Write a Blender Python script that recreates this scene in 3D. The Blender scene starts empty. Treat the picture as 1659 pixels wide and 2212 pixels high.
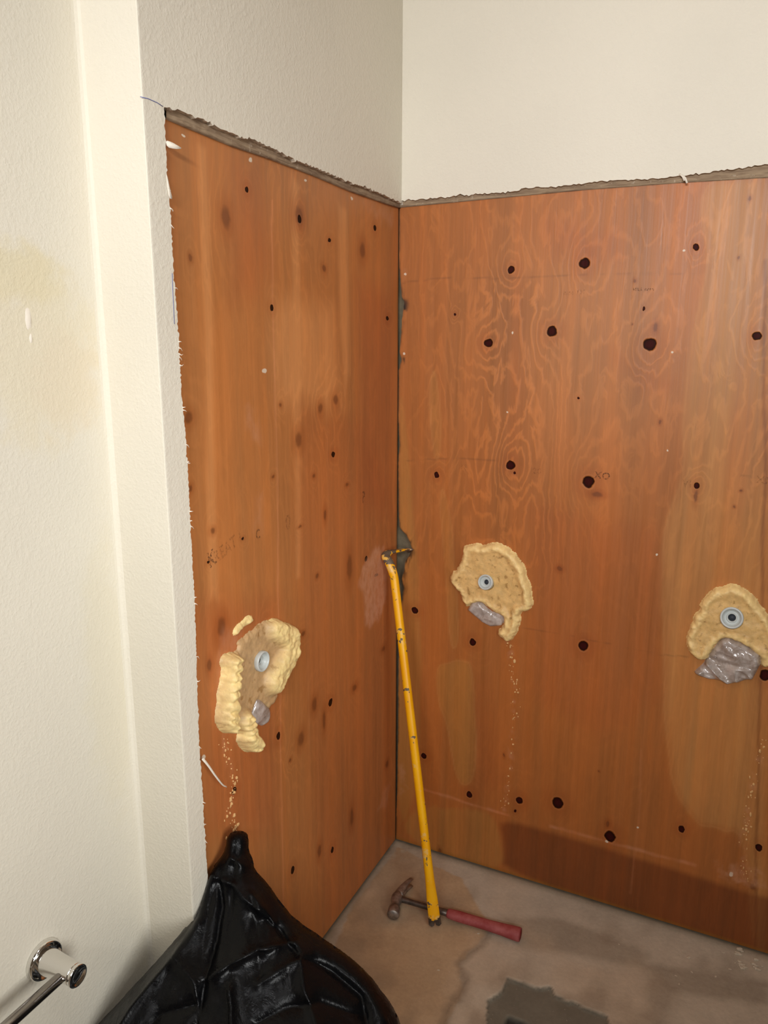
import bpy, bmesh, math, random
import numpy as np
from mathutils import Vector, Matrix, noise as mnoise

# ------------------------------------------------------------------ measurements of the place, in metres
# corner of the two plywood panels = origin; left panel runs along -Y (plane x=0), right panel along +X (plane y=0)
D = {'holesB': [(0.3291, 1.8202, 0.0102, 0.0094), (0.5218, 1.8283, 0.014, 0.0136), (0.7826, 1.854, 0.0072, 0.0074), (0.2724, 1.6305, 0.0119, 0.0112), (0.4459, 1.6602, 0.0135, 0.0131), (0.6949, 1.627, 0.0154, 0.0158), (0.9353, 1.6463, 0.0099, 0.0106), (0.172, 1.7084, 0.0041, 0.0037), (0.3481, 1.297, 0.0133, 0.0131), (0.126, 1.2527, 0.0088, 0.0083), (0.5641, 1.2668, 0.0159, 0.0164),
            (0.8331, 1.2786, 0.0076, 0.0083), (0.5246, 1.4884, 0.0036, 0.0036), (0.0611, 0.8226, 0.0109, 0.0106), (0.2516, 0.7531, 0.0102, 0.0104), (0.5775, 0.8006, 0.014, 0.0151), (0.0989, 0.3362, 0.0097, 0.0098), (0.2552, 0.2412, 0.0107, 0.0113), (0.4155, 0.268, 0.0114, 0.0125), (0.5317, 0.2938, 0.0163, 0.0182), (0.6875, 0.229, 0.0155, 0.0179), (0.8752, 0.3115, 0.0082, 0.0099),
            (1.0682, 0.3155, 0.0086, 0.0109), (1.0353, 0.8047, 0.0125, 0.0149), (0.3595, 1.2768, 0.004, 0.0039), (0.404, 0.2281, 0.0043, 0.0047), (0.6732, 1.7126, 0.0033, 0.0056)],
 'brownB': [(0.8899, 1.9558, 0.0029, 0.005), (0.7049, 1.6697, 0.0055, 0.0112), (0.4999, 1.0164, 0.0077, 0.0067), (0.8797, 1.8262, 0.003, 0.0041), (0.7337, 1.4342, 0.0033, 0.0058), (0.6437, 0.4278, 0.0026, 0.0029), (0.3622, 0.4055, 0.0029, 0.0061), (0.6785, 0.2673, 0.0052, 0.0104), (0.5892, 1.2348, 0.0145, 0.0076), (0.6473, 1.781, 0.0033, 0.0044), (1.0642, 0.1946, 0.0065, 0.0097),
            (0.9345, 1.2741, 0.0031, 0.0035), (0.6479, 1.677, 0.0022, 0.0023), (0.1592, 0.011, 0.0049, 0.0103), (0.9237, 1.2322, 0.0031, 0.0035), (0.8332, 1.2512, 0.0043, 0.0167)],
 'specB': [(0.7572, 1.8479, 0.0042, 0.0032), (0.7489, 1.6068, 0.0032, 0.0034), (0.0215, 1.8211, 0.0043, 0.0037), (0.0189, 1.6005, 0.0044, 0.0039), (0.3406, 1.6561, 0.0026, 0.0036), (0.3345, 1.4433, 0.0026, 0.0026), (0.7581, 1.3635, 0.0022, 0.0035), (0.752, 1.0878, 0.0034, 0.0038), (1.0097, 0.2147, 0.0056, 0.007), (0.7614, 0.2807, 0.0037, 0.0044), (0.6783, 0.2093, 0.0052, 0.0045)],
 'darkA': [(-0.5236, 1.8954, 0.0077, 0.0087), (-0.7174, 1.9237, 0.0062, 0.0061), (-0.1502, 1.9256, 0.0082, 0.007), (-0.3913, 1.8672, 0.0066, 0.0042), (-0.6424, 1.7013, 0.007, 0.0076), (-0.3872, 1.3554, 0.0094, 0.0071), (-0.4199, 0.6906, 0.0098, 0.0106), (-0.6668, 0.7145, 0.0077, 0.0106), (-0.624, 0.3186, 0.0084, 0.0104), (-0.422, 0.2427, 0.0077, 0.0102), (-0.2083, 1.0351, 0.0085, 0.0081),
           (-0.1439, 0.968, 0.0121, 0.0042), (-0.843, 0.6712, 0.008, 0.0086), (-0.0727, 1.6972, 0.009, 0.0063), (-0.8909, 1.2031, 0.0042, 0.0028), (-0.775, 1.2255, 0.0048, 0.003), (-0.7056, 1.0104, 0.0071, 0.0065)],
 'brownA': [(-0.5251, 1.9039, 0.0173, 0.0213), (-0.7882, 1.8619, 0.0144, 0.0218), (-0.2223, 1.8622, 0.0155, 0.0205), (-0.9265, 1.4922, 0.0116, 0.0119), (-0.3719, 1.4912, 0.014, 0.0138), (-0.4473, 1.4748, 0.0109, 0.0133), (-0.5484, 1.4083, 0.016, 0.0193), (-0.8605, 1.0565, 0.0134, 0.0218), (-0.9042, 0.9901, 0.0071, 0.0137), (-0.9321, 1.3593, 0.0065, 0.007), (-0.5026, 0.7214, 0.0136, 0.0191),
            (-0.5699, 0.6586, 0.0149, 0.02), (-0.2832, 0.6747, 0.0139, 0.0099), (-0.0969, 0.721, 0.0129, 0.0091), (-0.5477, 0.9321, 0.0085, 0.006), (-0.4916, 0.2863, 0.0096, 0.0195), (-0.6204, 0.6264, 0.0061, 0.0049), (-0.3071, 1.037, 0.0157, 0.0364), (-0.4769, 1.0597, 0.0067, 0.006), (-0.8734, 1.2635, 0.0071, 0.0074), (-0.5512, 1.2022, 0.0082, 0.0034), (-0.4334, 1.2066, 0.0069, 0.0143),
            (-0.3158, 1.2641, 0.0076, 0.005), (-0.4834, 1.3145, 0.0064, 0.0057), (-0.0688, 0.3193, 0.0103, 0.0131), (-0.3065, 0.275, 0.0113, 0.0302), (-0.4552, 0.656, 0.0072, 0.0262), (-0.898, 1.7769, 0.0051, 0.0065), (-0.6566, 1.339, 0.0054, 0.0041), (-0.4194, 1.8007, 0.0087, 0.0094), (-0.6193, 1.4943, 0.0055, 0.005)],
 'specA': [(-0.7015, 1.9813, 0.0063, 0.0052), (-0.6772, 1.5715, 0.0086, 0.0058), (-0.8997, 1.9812, 0.0049, 0.003), (-0.495, 1.9799, 0.0059, 0.0029), (-0.2781, 1.9783, 0.0073, 0.0043), (-0.9363, 0.8011, 0.007, 0.007)],
 'tanB': [[(0.7665, 2.0093), (0.9216, 2.0104), (0.9346, 1.8805), (1.1241, -0.0246), (1.084, -0.0111), (1.0326, 0.3477), (0.9547, 0.3233), (0.874, 0.3704), (0.8403, 0.4465), (0.8165, 0.5669), (0.8014, 0.7009), (0.7958, 0.8337), (0.7695, 1.0242), (0.7639, 1.1864), (0.8029, 1.2869), (0.7874, 1.4505), (0.7944, 1.6754), (0.8229, 1.8247)],
          [(0.0091, 1.5263), (0.0395, 1.2825), (0.0535, 1.1), (0.0738, 0.9276), (0.0876, 0.7037), (0.0797, 0.4502), (0.0825, 0.2207), (0.0091, 0.0063), (-0.0022, 0.5285), (0.0046, 1.2801)], [(0.1396, 0.652), (0.1699, 0.6732), (0.2223, 0.6864), (0.2555, 0.6672), (0.2741, 0.4332), (0.2662, 0.2881), (0.233, 0.2627), (0.1999, 0.3509), (0.174, 0.4722), (0.1413, 0.5593)],
          [(0.1106, 1.5609), (0.123, 1.5024), (0.1369, 1.3703), (0.1324, 1.3024), (0.1181, 1.2878), (0.1049, 1.3821), (0.1003, 1.4887)], [(0.1441, 1.221), (0.1711, 1.1122), (0.1942, 0.9299), (0.2094, 0.7261), (0.184, 0.7214), (0.1599, 0.9396), (0.1351, 1.1507)], [(0.0832, 0.1618), (0.2347, 0.1977), (0.327, 0.1841), (0.3622, 0.1215), (0.3817, -0.001), (0.0005, 0.0036)]],
 'darkB': [[(0.3419, 0.1886), (0.53, 0.1904), (0.6664, 0.187), (0.8955, 0.1799), (1.0607, 0.1717), (1.1705, 0.1828), (1.2358, -0.0222), (0.3818, -0.0043), (0.3752, 0.0929)]],
 'brnB': [[(0.9021, 1.4552), (0.9534, 1.5015), (0.9766, 1.4582), (0.9933, 1.2906), (0.9388, 1.2277), (0.8866, 1.3402)], [(0.3375, 1.7998), (0.3584, 1.7519), (0.3695, 1.4837), (0.3438, 1.3032), (0.3276, 1.5576)], [(0.2251, 0.5772), (0.2979, 0.6231), (0.353, 0.2962), (0.2796, 0.2433)], [(0.4153, 1.1775), (0.76, 1.1489), (0.7944, 0.6994), (0.6455, 0.5247), (0.4399, 0.6233)],
          [(0.418, 1.934), (0.5936, 1.9009), (0.6092, 1.8344), (0.4457, 1.8589)], [(0.6013, 1.6084), (0.6943, 1.5746), (0.7528, 1.5298), (0.6769, 1.5048)]],
 'dkline': [(0.932, 1.8197), (0.9787, 1.3464), (1.0269, 0.7493), (1.0895, -0.0088)],
 'ltline': [[(0.0826, 0.2156), (0.1713, 0.2157), (0.2499, 0.2103), (0.3858, 0.2066)], [(0.515, 0.2094), (0.665, 0.2097), (0.7942, 0.2103), (0.917, 0.2124)], [(0.7529, 0.5229), (0.7624, 0.3373), (0.7561, 0.0626)]],
 'pencil': [[(0.013, 1.7988), (0.1397, 1.8069), (0.325, 1.7967), (0.5664, 1.7961), (0.7844, 1.7946)], [(0.0168, 1.2879), (0.1783, 1.3054), (0.3437, 1.3058)], [(0.4038, 0.8219), (0.5504, 0.8221), (0.7857, 0.812), (0.8546, 0.821)], [(0.9308, 1.3133), (0.9912, 1.311)]],
 'lightA': [[(-0.8636, 1.984), (-0.838, 1.9819), (-0.8421, 1.6628), (-0.8684, 1.114), (-0.897, 1.123), (-0.8694, 1.6622)], [(-0.5517, 1.98), (-0.5237, 1.9804), (-0.5316, 1.5675), (-0.5524, 1.0738), (-0.5729, 1.0796), (-0.5668, 1.5684)], [(-0.3485, 1.9659), (-0.3023, 1.9627), (-0.2977, 1.561), (-0.3235, 1.5035), (-0.3438, 1.6753)],
            [(-0.6359, 1.7254), (-0.3775, 1.7182), (-0.3365, 1.4691), (-0.63, 1.5001), (-0.6596, 1.6099)]],
 'redA': [[(-0.7632, 1.9738), (-0.6714, 1.9839), (-0.6318, 1.801), (-0.6869, 1.7226), (-0.7808, 1.7173)], [(-0.2563, 1.7923), (-0.0338, 1.7592), (-0.028, 1.1432), (-0.2377, 1.184)], [(-0.5352, 1.4832), (-0.2348, 1.4373), (-0.028, 1.1432), (-0.0158, -0.1426), (-0.4746, 0.0361), (-0.5435, 0.7677), (-0.5655, 1.2478)], [(-0.9382, 1.1359), (-0.6535, 1.0467), (-0.6838, 0.4636), (-0.935, 0.6249)]],
 'pinkline': [(-0.6288, 1.9208), (-0.639, 1.6679), (-0.6405, 1.3678), (-0.6498, 1.0455), (-0.6619, 0.5765), (-0.6688, 0.1891)],
 'chalkA': [[(-0.1376, 1.0615), (-0.0977, 1.0449), (-0.0721, 0.9668), (-0.0781, 0.881), (-0.1161, 0.8346), (-0.1835, 0.8256), (-0.2127, 0.8526), (-0.2179, 0.924), (-0.2512, 0.975), (-0.2256, 1.0152), (-0.1823, 1.038)], [(-0.7246, 1.5062), (-0.7032, 1.4461), (-0.6959, 1.4255), (-0.729, 1.434), (-0.7517, 1.4605), (-0.7461, 1.4982)],
            [(-0.2031, 1.9782), (-0.036, 1.9923), (-0.0296, 1.9571), (-0.0943, 1.9541)], [(-0.0889, 0.2485), (-0.0371, 0.2356), (-0.0715, 0.1719), (-0.1388, 0.196)], [(-0.7199, 1.3083), (-0.694, 1.3089), (-0.707, 1.2338), (-0.7325, 1.2394)], [(-0.8582, 1.0455), (-0.7778, 1.0542), (-0.7987, 0.9875), (-0.8673, 0.962), (-0.8843, 0.8966), (-0.8887, 0.94)]],
 'chalkB': [[(0.0108, 0.2851), (0.0274, 0.2895), (0.0414, 0.2092), (0.0166, 0.1681)], [(0.0126, 1.8615), (0.0272, 1.8234), (0.0158, 1.8113)], [(0.9621, 0.2392), (1.0744, 0.2625), (1.1017, 0.2008), (1.0366, 0.1849), (0.9773, 0.2006)]],
 'gapB': [(-0.0033, 1.998), (0.0003, 1.8621), (0.0104, 1.7608), (0.0192, 1.7479), (0.0123, 1.6968), (0.0049, 1.6057), (0.0116, 1.586), (0.0022, 1.5528), (0.0015, 1.4181), (0.0066, 1.3359), (0.0023, 1.28), (0.0047, 1.1382), (0.0082, 1.0807), (0.0308, 1.0614), (0.0434, 1.0381), (0.0497, 1.0199), (0.0407, 0.9969), (0.0284, 0.9777), (0.0255, 0.9507), (0.0163, 0.9196), (0.0244, 0.8908),
          (0.0184, 0.8447), (0.0084, 0.7974), (0.0075, 0.689), (0.0074, 0.4333), (0.0054, 0.1991), (-0.0004, 0.0068)],
 'dwA_low': [(-0.9623, 2.0102), (-0.9158, 2.0134), (-0.877, 2.0127), (-0.8605, 2.015), (-0.8364, 2.012), (-0.7881, 2.0099), (-0.754, 2.0106), (-0.694, 2.016), (-0.6292, 2.0128), (-0.5592, 2.0094), (-0.4839, 2.0094), (-0.4026, 2.0092), (-0.3126, 2.0072), (-0.2345, 2.0118), (-0.1503, 2.0117), (-0.0718, 2.0086)],
 'dwA_left': [(-0.9619, 2.0087), (-0.9626, 1.9887), (-0.964, 1.96), (-0.9648, 1.8875), (-0.9611, 1.8513), (-0.9609, 1.814), (-0.9616, 1.7377), (-0.9589, 1.6439), (-0.9593, 1.5386), (-0.9549, 1.4716), (-0.9535, 1.4118), (-0.9543, 1.3071), (-0.9549, 1.2354), (-0.9549, 1.1528), (-0.9593, 1.0121), (-0.9647, 0.8565), (-0.9629, 0.7531), (-0.9636, 0.6693), (-0.9621, 0.593), (-0.9625, 0.5494)],
 'dwB_low': [(0.0177, 2.0137), (0.1129, 2.0134), (0.2108, 2.0149), (0.3294, 2.0123), (0.365, 2.0186), (0.4361, 2.0146), (0.5374, 2.018), (0.6244, 2.0158), (0.6876, 2.014), (0.7586, 2.0138), (0.8366, 2.0183), (0.8932, 2.0211), (0.9204, 2.0213)],
 'woodtopA': [(-0.9435, 1.9965), (-0.7696, 1.9928), (-0.6414, 1.996), (-0.4595, 1.996), (-0.2851, 1.9924), (-0.0749, 1.9951), (-0.0038, 1.9975)],
 'woodtopB': [(0.0002, 1.9989), (0.2667, 2.0015), (0.5082, 2.0037), (0.7261, 2.0015), (0.923, 1.9966)],
 'foam1': [(0.2176, 1.0429), (0.2332, 1.0532), (0.2558, 1.06), (0.2729, 1.0537), (0.3005, 1.0666), (0.3324, 1.0662), (0.363, 1.0507), (0.3844, 1.0259), (0.4014, 1.0061), (0.4066, 0.9807), (0.4197, 0.9563), (0.4237, 0.9278), (0.4275, 0.9033), (0.4189, 0.8838), (0.3934, 0.8727), (0.3935, 0.8387), (0.3861, 0.816), (0.3773, 0.793), (0.3584, 0.7766), (0.3426, 0.7854), (0.3306, 0.8036),
           (0.3483, 0.8211), (0.3516, 0.846), (0.3441, 0.8591), (0.3215, 0.8626), (0.2969, 0.876), (0.2752, 0.887), (0.2523, 0.8806), (0.2353, 0.8663), (0.2219, 0.8759), (0.2124, 0.9035), (0.1915, 0.9179), (0.1792, 0.9422), (0.1832, 0.9572), (0.2033, 0.9772), (0.2171, 1.0075)],
 'foam3': [(0.9325, 1.0333), (0.9435, 1.0299), (0.963, 1.0266), (0.9894, 1.0048), (1.0036, 0.9874), (1.026, 0.9615), (1.0416, 0.9407), (1.0554, 0.9062), (1.0571, 0.8693), (1.0448, 0.8357), (1.032, 0.8269), (1.0227, 0.8352), (1.024, 0.8543), (1.0028, 0.8654), (0.9776, 0.8835), (0.9489, 0.8898), (0.9314, 0.8905), (0.9109, 0.8728), (0.9053, 0.8487), (0.896, 0.8262), (0.8786, 0.819), (0.861, 0.8261),
           (0.848, 0.8459), (0.8459, 0.8716), (0.8473, 0.8951), (0.8547, 0.9157), (0.8608, 0.9371), (0.8696, 0.9513), (0.8712, 0.9718), (0.8817, 0.9923), (0.8922, 1.0101), (0.9079, 1.0186), (0.9204, 1.0241)],
 'foam2': [(-0.7125, 1.0171), (-0.6668, 1.0095), (-0.6505, 0.9938), (-0.618, 0.9792), (-0.6006, 0.9638), (-0.5936, 0.9378), (-0.5989, 0.9125), (-0.6064, 0.8821), (-0.6297, 0.8605), (-0.6575, 0.8578), (-0.6637, 0.8511), (-0.6818, 0.8355), (-0.671, 0.8225), (-0.689, 0.8083), (-0.704, 0.8093), (-0.7081, 0.8041), (-0.7307, 0.8271), (-0.7546, 0.8481), (-0.773, 0.834), (-0.7752, 0.7979),
           (-0.7777, 0.7867), (-0.7644, 0.7745), (-0.7571, 0.7468), (-0.7722, 0.7327), (-0.7942, 0.7441), (-0.8181, 0.7688), (-0.8298, 0.7935), (-0.8196, 0.7972), (-0.8297, 0.8187), (-0.84, 0.8356), (-0.8457, 0.8232), (-0.8648, 0.8239), (-0.8867, 0.8431), (-0.8942, 0.8657), (-0.8854, 0.9023), (-0.881, 0.9211), (-0.87, 0.9465), (-0.8664, 0.974), (-0.8667, 0.9916), (-0.845, 0.9925),
           (-0.817, 0.9828), (-0.8064, 0.9957), (-0.8105, 1.0077), (-0.7808, 1.0075), (-0.755, 1.0123), (-0.7338, 1.0179)],
 'foam2b': [(-0.8233, 1.0321), (-0.8082, 1.0414), (-0.7782, 1.048), (-0.7614, 1.0466), (-0.7536, 1.0354), (-0.779, 1.0356), (-0.7992, 1.0299), (-0.8174, 1.0238)],
 'foam2_band': [(-0.8474, 0.9799), (-0.862, 0.9286), (-0.8671, 0.8783), (-0.8674, 0.8305)],
 'foam2_tail': [(-0.8129, 0.8227), (-0.805, 0.7889), (-0.7867, 0.7538)],
 'foam2_lobe': [(-0.675, 0.9976), (-0.6289, 0.9587), (-0.6247, 0.9222), (-0.6516, 0.8975), (-0.6911, 0.873)],
 'film1': [(0.2494, 0.883), (0.2722, 0.8894), (0.2871, 0.8715), (0.3103, 0.858), (0.3426, 0.8603), (0.3491, 0.8384), (0.337, 0.822), (0.3061, 0.8139), (0.28, 0.8226), (0.2549, 0.8404), (0.2356, 0.8547)],
 'film3': [(0.9274, 0.886), (0.9431, 0.8938), (0.9777, 0.8823), (1.0159, 0.8616), (1.0207, 0.8348), (1.011, 0.8024), (1.0067, 0.7913), (0.9503, 0.7668), (0.9376, 0.772), (0.9065, 0.7709), (0.8822, 0.7765), (0.8715, 0.7823), (0.8907, 0.8096), (0.9008, 0.8362), (0.9142, 0.8606)],
 'film2': [(-0.7597, 0.8515), (-0.7457, 0.8475), (-0.708, 0.8053), (-0.7053, 0.7866), (-0.7117, 0.7721), (-0.7319, 0.7748), (-0.751, 0.7886), (-0.7755, 0.7936), (-0.7753, 0.825)],
 'stubs': {'s1': (0.2946, 0.9483), 's3': (0.9459, 0.9459), 's2': (-0.7404, 0.9369)},
 'letters': {'P': (-0.2236, 1.2139), 'C': (-0.7216, 1.2215), 'K': (-0.8805, 1.2071), 'K2': (-0.807, 1.224), 'smudge': (-0.6024, 1.2221), 'n20': (0.4234, 1.2854), 'n30': (0.5993, 1.2858), 'n1': (0.2101, 1.2806), 'vi': (0.8099, 1.2815), 'row': (0.6697, 1.7604), 'row2': (0.4988, 1.7574), 'w': (0.9849, 1.3036)},
 'crumbs': [{'pl': 'A', 'pts': [(-0.8776, 0.8195), (-0.8623, 0.7685), (-0.8425, 0.7024), (-0.8451, 0.6645), (-0.8686, 0.6333), (-0.8503, 0.5878), (-0.8594, 0.5763)]}, {'pl': 'B', 'pts': [(0.3614, 0.7714), (0.3715, 0.7267), (0.3855, 0.6561), (0.3905, 0.5679), (0.3839, 0.4449), (0.3815, 0.3199), (0.3674, 0.2237)]},
            {'pl': 'B', 'pts': [(1.0499, 0.6244), (1.0389, 0.5148), (1.0329, 0.4036), (1.0281, 0.2755), (1.0479, 0.2106)]}],
 'crack': [(0.4106, -0.2385), (0.4061, -0.307), (0.3777, -0.3784), (0.3735, -0.403), (0.4043, -0.4336), (0.4128, -0.4748), (0.3982, -0.5361), (0.4091, -0.6108)],
 'patch': [(0.5041, -0.3817), (0.5452, -0.3814), (0.5873, -0.3787), (0.6133, -0.3612), (0.6308, -0.3844), (0.678, -0.3847), (0.7672, -0.3863), (0.7818, -0.5102), (0.5315, -0.6448), (0.4776, -0.4746), (0.5041, -0.4304)],
 'drain': [(0.5402, -0.4894), (0.5552, -0.4924), (0.5931, -0.49), (0.6189, -0.5226), (0.5388, -0.5616), (0.5357, -0.5136)],
 'dkfloor': [[(0.4357, -0.1867), (0.5686, -0.122), (0.6738, -0.1201), (0.8266, -0.1386), (0.8104, -0.1989), (0.6444, -0.2273), (0.5009, -0.2701)], [(0.8082, -0.1827), (1.1207, -0.098), (1.1199, -0.1773), (0.8959, -0.2397)], [(0.113, -0.0645), (0.1264, -0.0579), (0.225, -0.2381), (0.2003, -0.2501)]],
 'tanfloor': [[(0.0236, -0.0314), (0.2703, -0.0839), (0.4106, -0.2385), (0.3777, -0.3784), (0.3735, -0.403), (0.4128, -0.4748), (0.4091, -0.6108), (0.3391, -0.7385), (0.0613, -0.5806), (0.0156, -0.3401)]],
 'chips': [(0.3318, -0.4421), (0.9268, -0.104), (0.9123, -0.2092), (0.9968, -0.1418), (0.8089, -0.0848), (0.9386, -0.1535), (0.3853, -0.274), (1.03, -0.0988), (0.7495, -0.1398), (0.9021, -0.1846), (1.0111, -0.0452), (1.0417, -0.0691)],
 'bigchips': [(1.0522, -0.0287), (1.0587, -0.0695), (1.0911, -0.0588)],
 'scar': (-1.1629, 1.6632),
 'stain': [(-1.1818, 1.7323), (-1.1441, 1.6125), (-1.0936, 1.558)],
 'bar_path': [(0.2692, -0.3111, 0.006), (0.2653, -0.3054, 0.02), (0.0494, -0.125, 0.9596), (0.0434, -0.125, 0.9799), (0.0289, -0.12, 1.0076), (0.0161, -0.112, 1.018), (0.0149, -0.097, 1.0267), (0.0242, -0.075, 1.0267), (0.0339, -0.04, 1.0235), (0.0438, -0.004, 1.0173)],
 'bag_frame': [(0.045, -0.875, 0.6), (0.9, 0.436, 0.0), (0.2333, -0.4815, -0.8448), (0.3683, -0.7603, 0.5351)],
 'bag_out': [(-0.0719, 0.0834), (-0.0681, 0.0701), (-0.0471, 0.0496), (-0.0359, 0.0288), (-0.0345, 0.007), (-0.0263, -0.0031), (-0.0115, -0.0058), (0.0035, -0.004), (0.0111, 0.0051), (0.0129, 0.0342), (0.0215, 0.0468), (0.0279, 0.0718), (0.0566, 0.0947), (0.0857, 0.133), (0.1199, 0.1656), (0.1784, 0.1994), (0.2313, 0.231), (0.2713, 0.2631), (0.3005, 0.2955), (0.3209, 0.3219), (0.3355, 0.3487),
             (0.3481, 0.3861), (0.353, 0.4395), (0.3468, 0.5282), (0.3286, 0.634), (0.2442, 0.7412), (0.0306, 0.8056), (-0.1804, 0.7677), (-0.3036, 0.6689), (-0.3498, 0.5649), (-0.3501, 0.4779), (-0.3156, 0.4063), (-0.2643, 0.3464), (-0.2174, 0.2986), (-0.1688, 0.2473), (-0.1263, 0.1998), (-0.0961, 0.1634), (-0.0839, 0.1376), (-0.0764, 0.1115)],
 'bag_creases': [([(-0.049, 0.081), (-0.0246, 0.0878), (-0.0003, 0.0955), (0.0181, 0.1151), (0.0497, 0.1379)], 0.016, 0.018), ([(0.0336, 0.1097), (0.0604, 0.1349), (0.0808, 0.1664)], 0.014, 0.012), ([(0.0369, 0.0601), (0.0932, 0.1291), (0.142, 0.1644), (0.2371, 0.2205), (0.3023, 0.2927)], 0.02, 0.03),
                 ([(-0.0774, 0.1616), (-0.0978, 0.1946), (-0.1171, 0.2256), (-0.1469, 0.2594), (-0.175, 0.295), (-0.2089, 0.3531), (-0.2459, 0.479)], 0.022, 0.028), ([(-0.0378, 0.2511), (0.0014, 0.2273), (0.0547, 0.2032), (0.1277, 0.195)], 0.02, 0.025), ([(-0.039, 0.0842), (-0.0277, 0.135), (-0.0307, 0.1929), (-0.0401, 0.2492), (-0.0473, 0.3273), (-0.0697, 0.4754)], -0.022, 0.025),
                 ([(0.0673, 0.1568), (0.1295, 0.2133), (0.2032, 0.2527), (0.2577, 0.2914), (0.285, 0.3963)], -0.022, 0.03), ([(0.0097, 0.2642), (0.0168, 0.2909), (0.0237, 0.3396), (0.0211, 0.4267)], 0.016, 0.012), ([(0.061, 0.2586), (0.1045, 0.2351), (0.1399, 0.2193)], 0.012, 0.02), ([(0.1399, 0.2193), (0.1506, 0.2662), (0.179, 0.3195), (0.191, 0.4296)], 0.02, 0.028),
                 ([(-0.1092, 0.2154), (-0.0601, 0.2551), (-0.0408, 0.3248)], 0.012, 0.02), ([(0.2704, 0.2567), (0.2888, 0.296), (0.3131, 0.3383), (0.3201, 0.4022)], 0.014, 0.014), ([(-0.0192, 0.0434), (0.016, 0.061), (0.0412, 0.0786)], 0.01, 0.01), ([(0.0645, 0.3197), (0.1163, 0.2969), (0.1781, 0.2892), (0.2583, 0.3194)], -0.014, 0.025),
                 ([(-0.1666, 0.3553), (-0.1181, 0.3096), (-0.0568, 0.2941)], -0.012, 0.02)],
 'hammer': {'claw': (0.124, -0.1945), 'face': (0.1496, -0.3419), 'joint': (0.1415, -0.2668), 'neck': (0.2956, -0.252), 'end': (0.4994, -0.2491)},
 'cam': [1627.579032, 0.451424, 0.217199, 0.001331, 0.939613, -2.03139, 1.622901],
 'blue': [(-1.0178, 2.0099), (-1.0, 2.0119), (-0.9787, 2.0113), (-0.9658, 2.009)],
 'blue2': [(-0.9663, 1.745), (-0.9673, 1.7064), (-0.9678, 1.6595)],
 'shred1': [(-0.9637, 1.9579), (-0.9547, 1.957), (-0.9459, 1.9538), (-0.9358, 1.9494), (-0.9488, 1.9467), (-0.9623, 1.9474)],
 'shred2': [(-0.9681, 1.9073), (-0.9644, 1.8985), (-0.9614, 1.8808), (-0.9569, 1.866), (-0.9649, 1.8669), (-0.9668, 1.8835)],
 'shred3': [(-0.9629, 0.8208), (-0.9517, 0.7994), (-0.9392, 0.7718), (-0.9261, 0.7487), (-0.9124, 0.7303), (-0.8963, 0.7179), (-0.8891, 0.7083)]}

# ------------------------------------------------------------------ camera
scene = bpy.context.scene
f_px, yaw, pitch, roll, cx, cy, cz = D['cam']
cam_data = bpy.data.cameras.new('camera')
cam_data.sensor_fit = 'HORIZONTAL'; cam_data.sensor_width = 36.0
cam_data.lens = f_px/1659*36.0
cam_data.clip_start = 0.02
cam = bpy.data.objects.new('camera', cam_data); scene.collection.objects.link(cam)
fwd = Vector((-math.sin(yaw)*math.cos(pitch), math.cos(yaw)*math.cos(pitch), -math.sin(pitch)))
rgt = Vector((math.cos(yaw), math.sin(yaw), 0)); upv = rgt.cross(fwd)
r2 = math.cos(roll)*rgt + math.sin(roll)*upv; u2 = -math.sin(roll)*rgt + math.cos(roll)*upv
cam.matrix_world = Matrix(((r2.x, u2.x, -fwd.x, cx), (r2.y, u2.y, -fwd.y, cy), (r2.z, u2.z, -fwd.z, cz), (0, 0, 0, 1)))
scene.camera = cam

# ------------------------------------------------------------------ world, lamps, exposure
world = bpy.data.worlds.new('world'); scene.world = world; world.use_nodes = True
bg = world.node_tree.nodes['Background']; bg.inputs[0].default_value = (1, .93, .84, 1); bg.inputs[1].default_value = 0.3
def area(name, loc, target, sx, sy, power, col, spread=math.pi):
    l = bpy.data.lights.new(name, 'AREA'); l.shape = 'RECTANGLE'; l.size = sx; l.size_y = sy
    l.energy = power; l.color = col; l.spread = spread
    o = bpy.data.objects.new(name, l); scene.collection.objects.link(o); o.location = loc
    o.rotation_euler = (Vector(target)-Vector(loc)).to_track_quat('-Z', 'Y').to_euler()
    return o
area('ceiling_panel_light', (1.25, -1.75, 2.70), (1.25, -1.75, 0), 1.1, 0.3, 5, (.98, .98, 1.0))
area('vanity_light', (1.1, -3.3, 2.3), (0.7, 0, 2.1), 1.0, 0.15, 16.8, (.98, .98, 1.0), math.radians(85))
area('side_fill_light', (1.85, -2.1, 1.35), (-.1, -1.15, .95), .7, 0.9, 6.6, (.98, .99, .98), math.radians(80))  # added fill from the right to brighten the left wall; no doorway there
scene.view_settings.view_transform = 'Standard'
scene.view_settings.look = 'None'; scene.view_settings.gamma = 1.0
scene.view_settings.exposure = 0.06
scene.view_settings.use_curve_mapping = False

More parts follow.
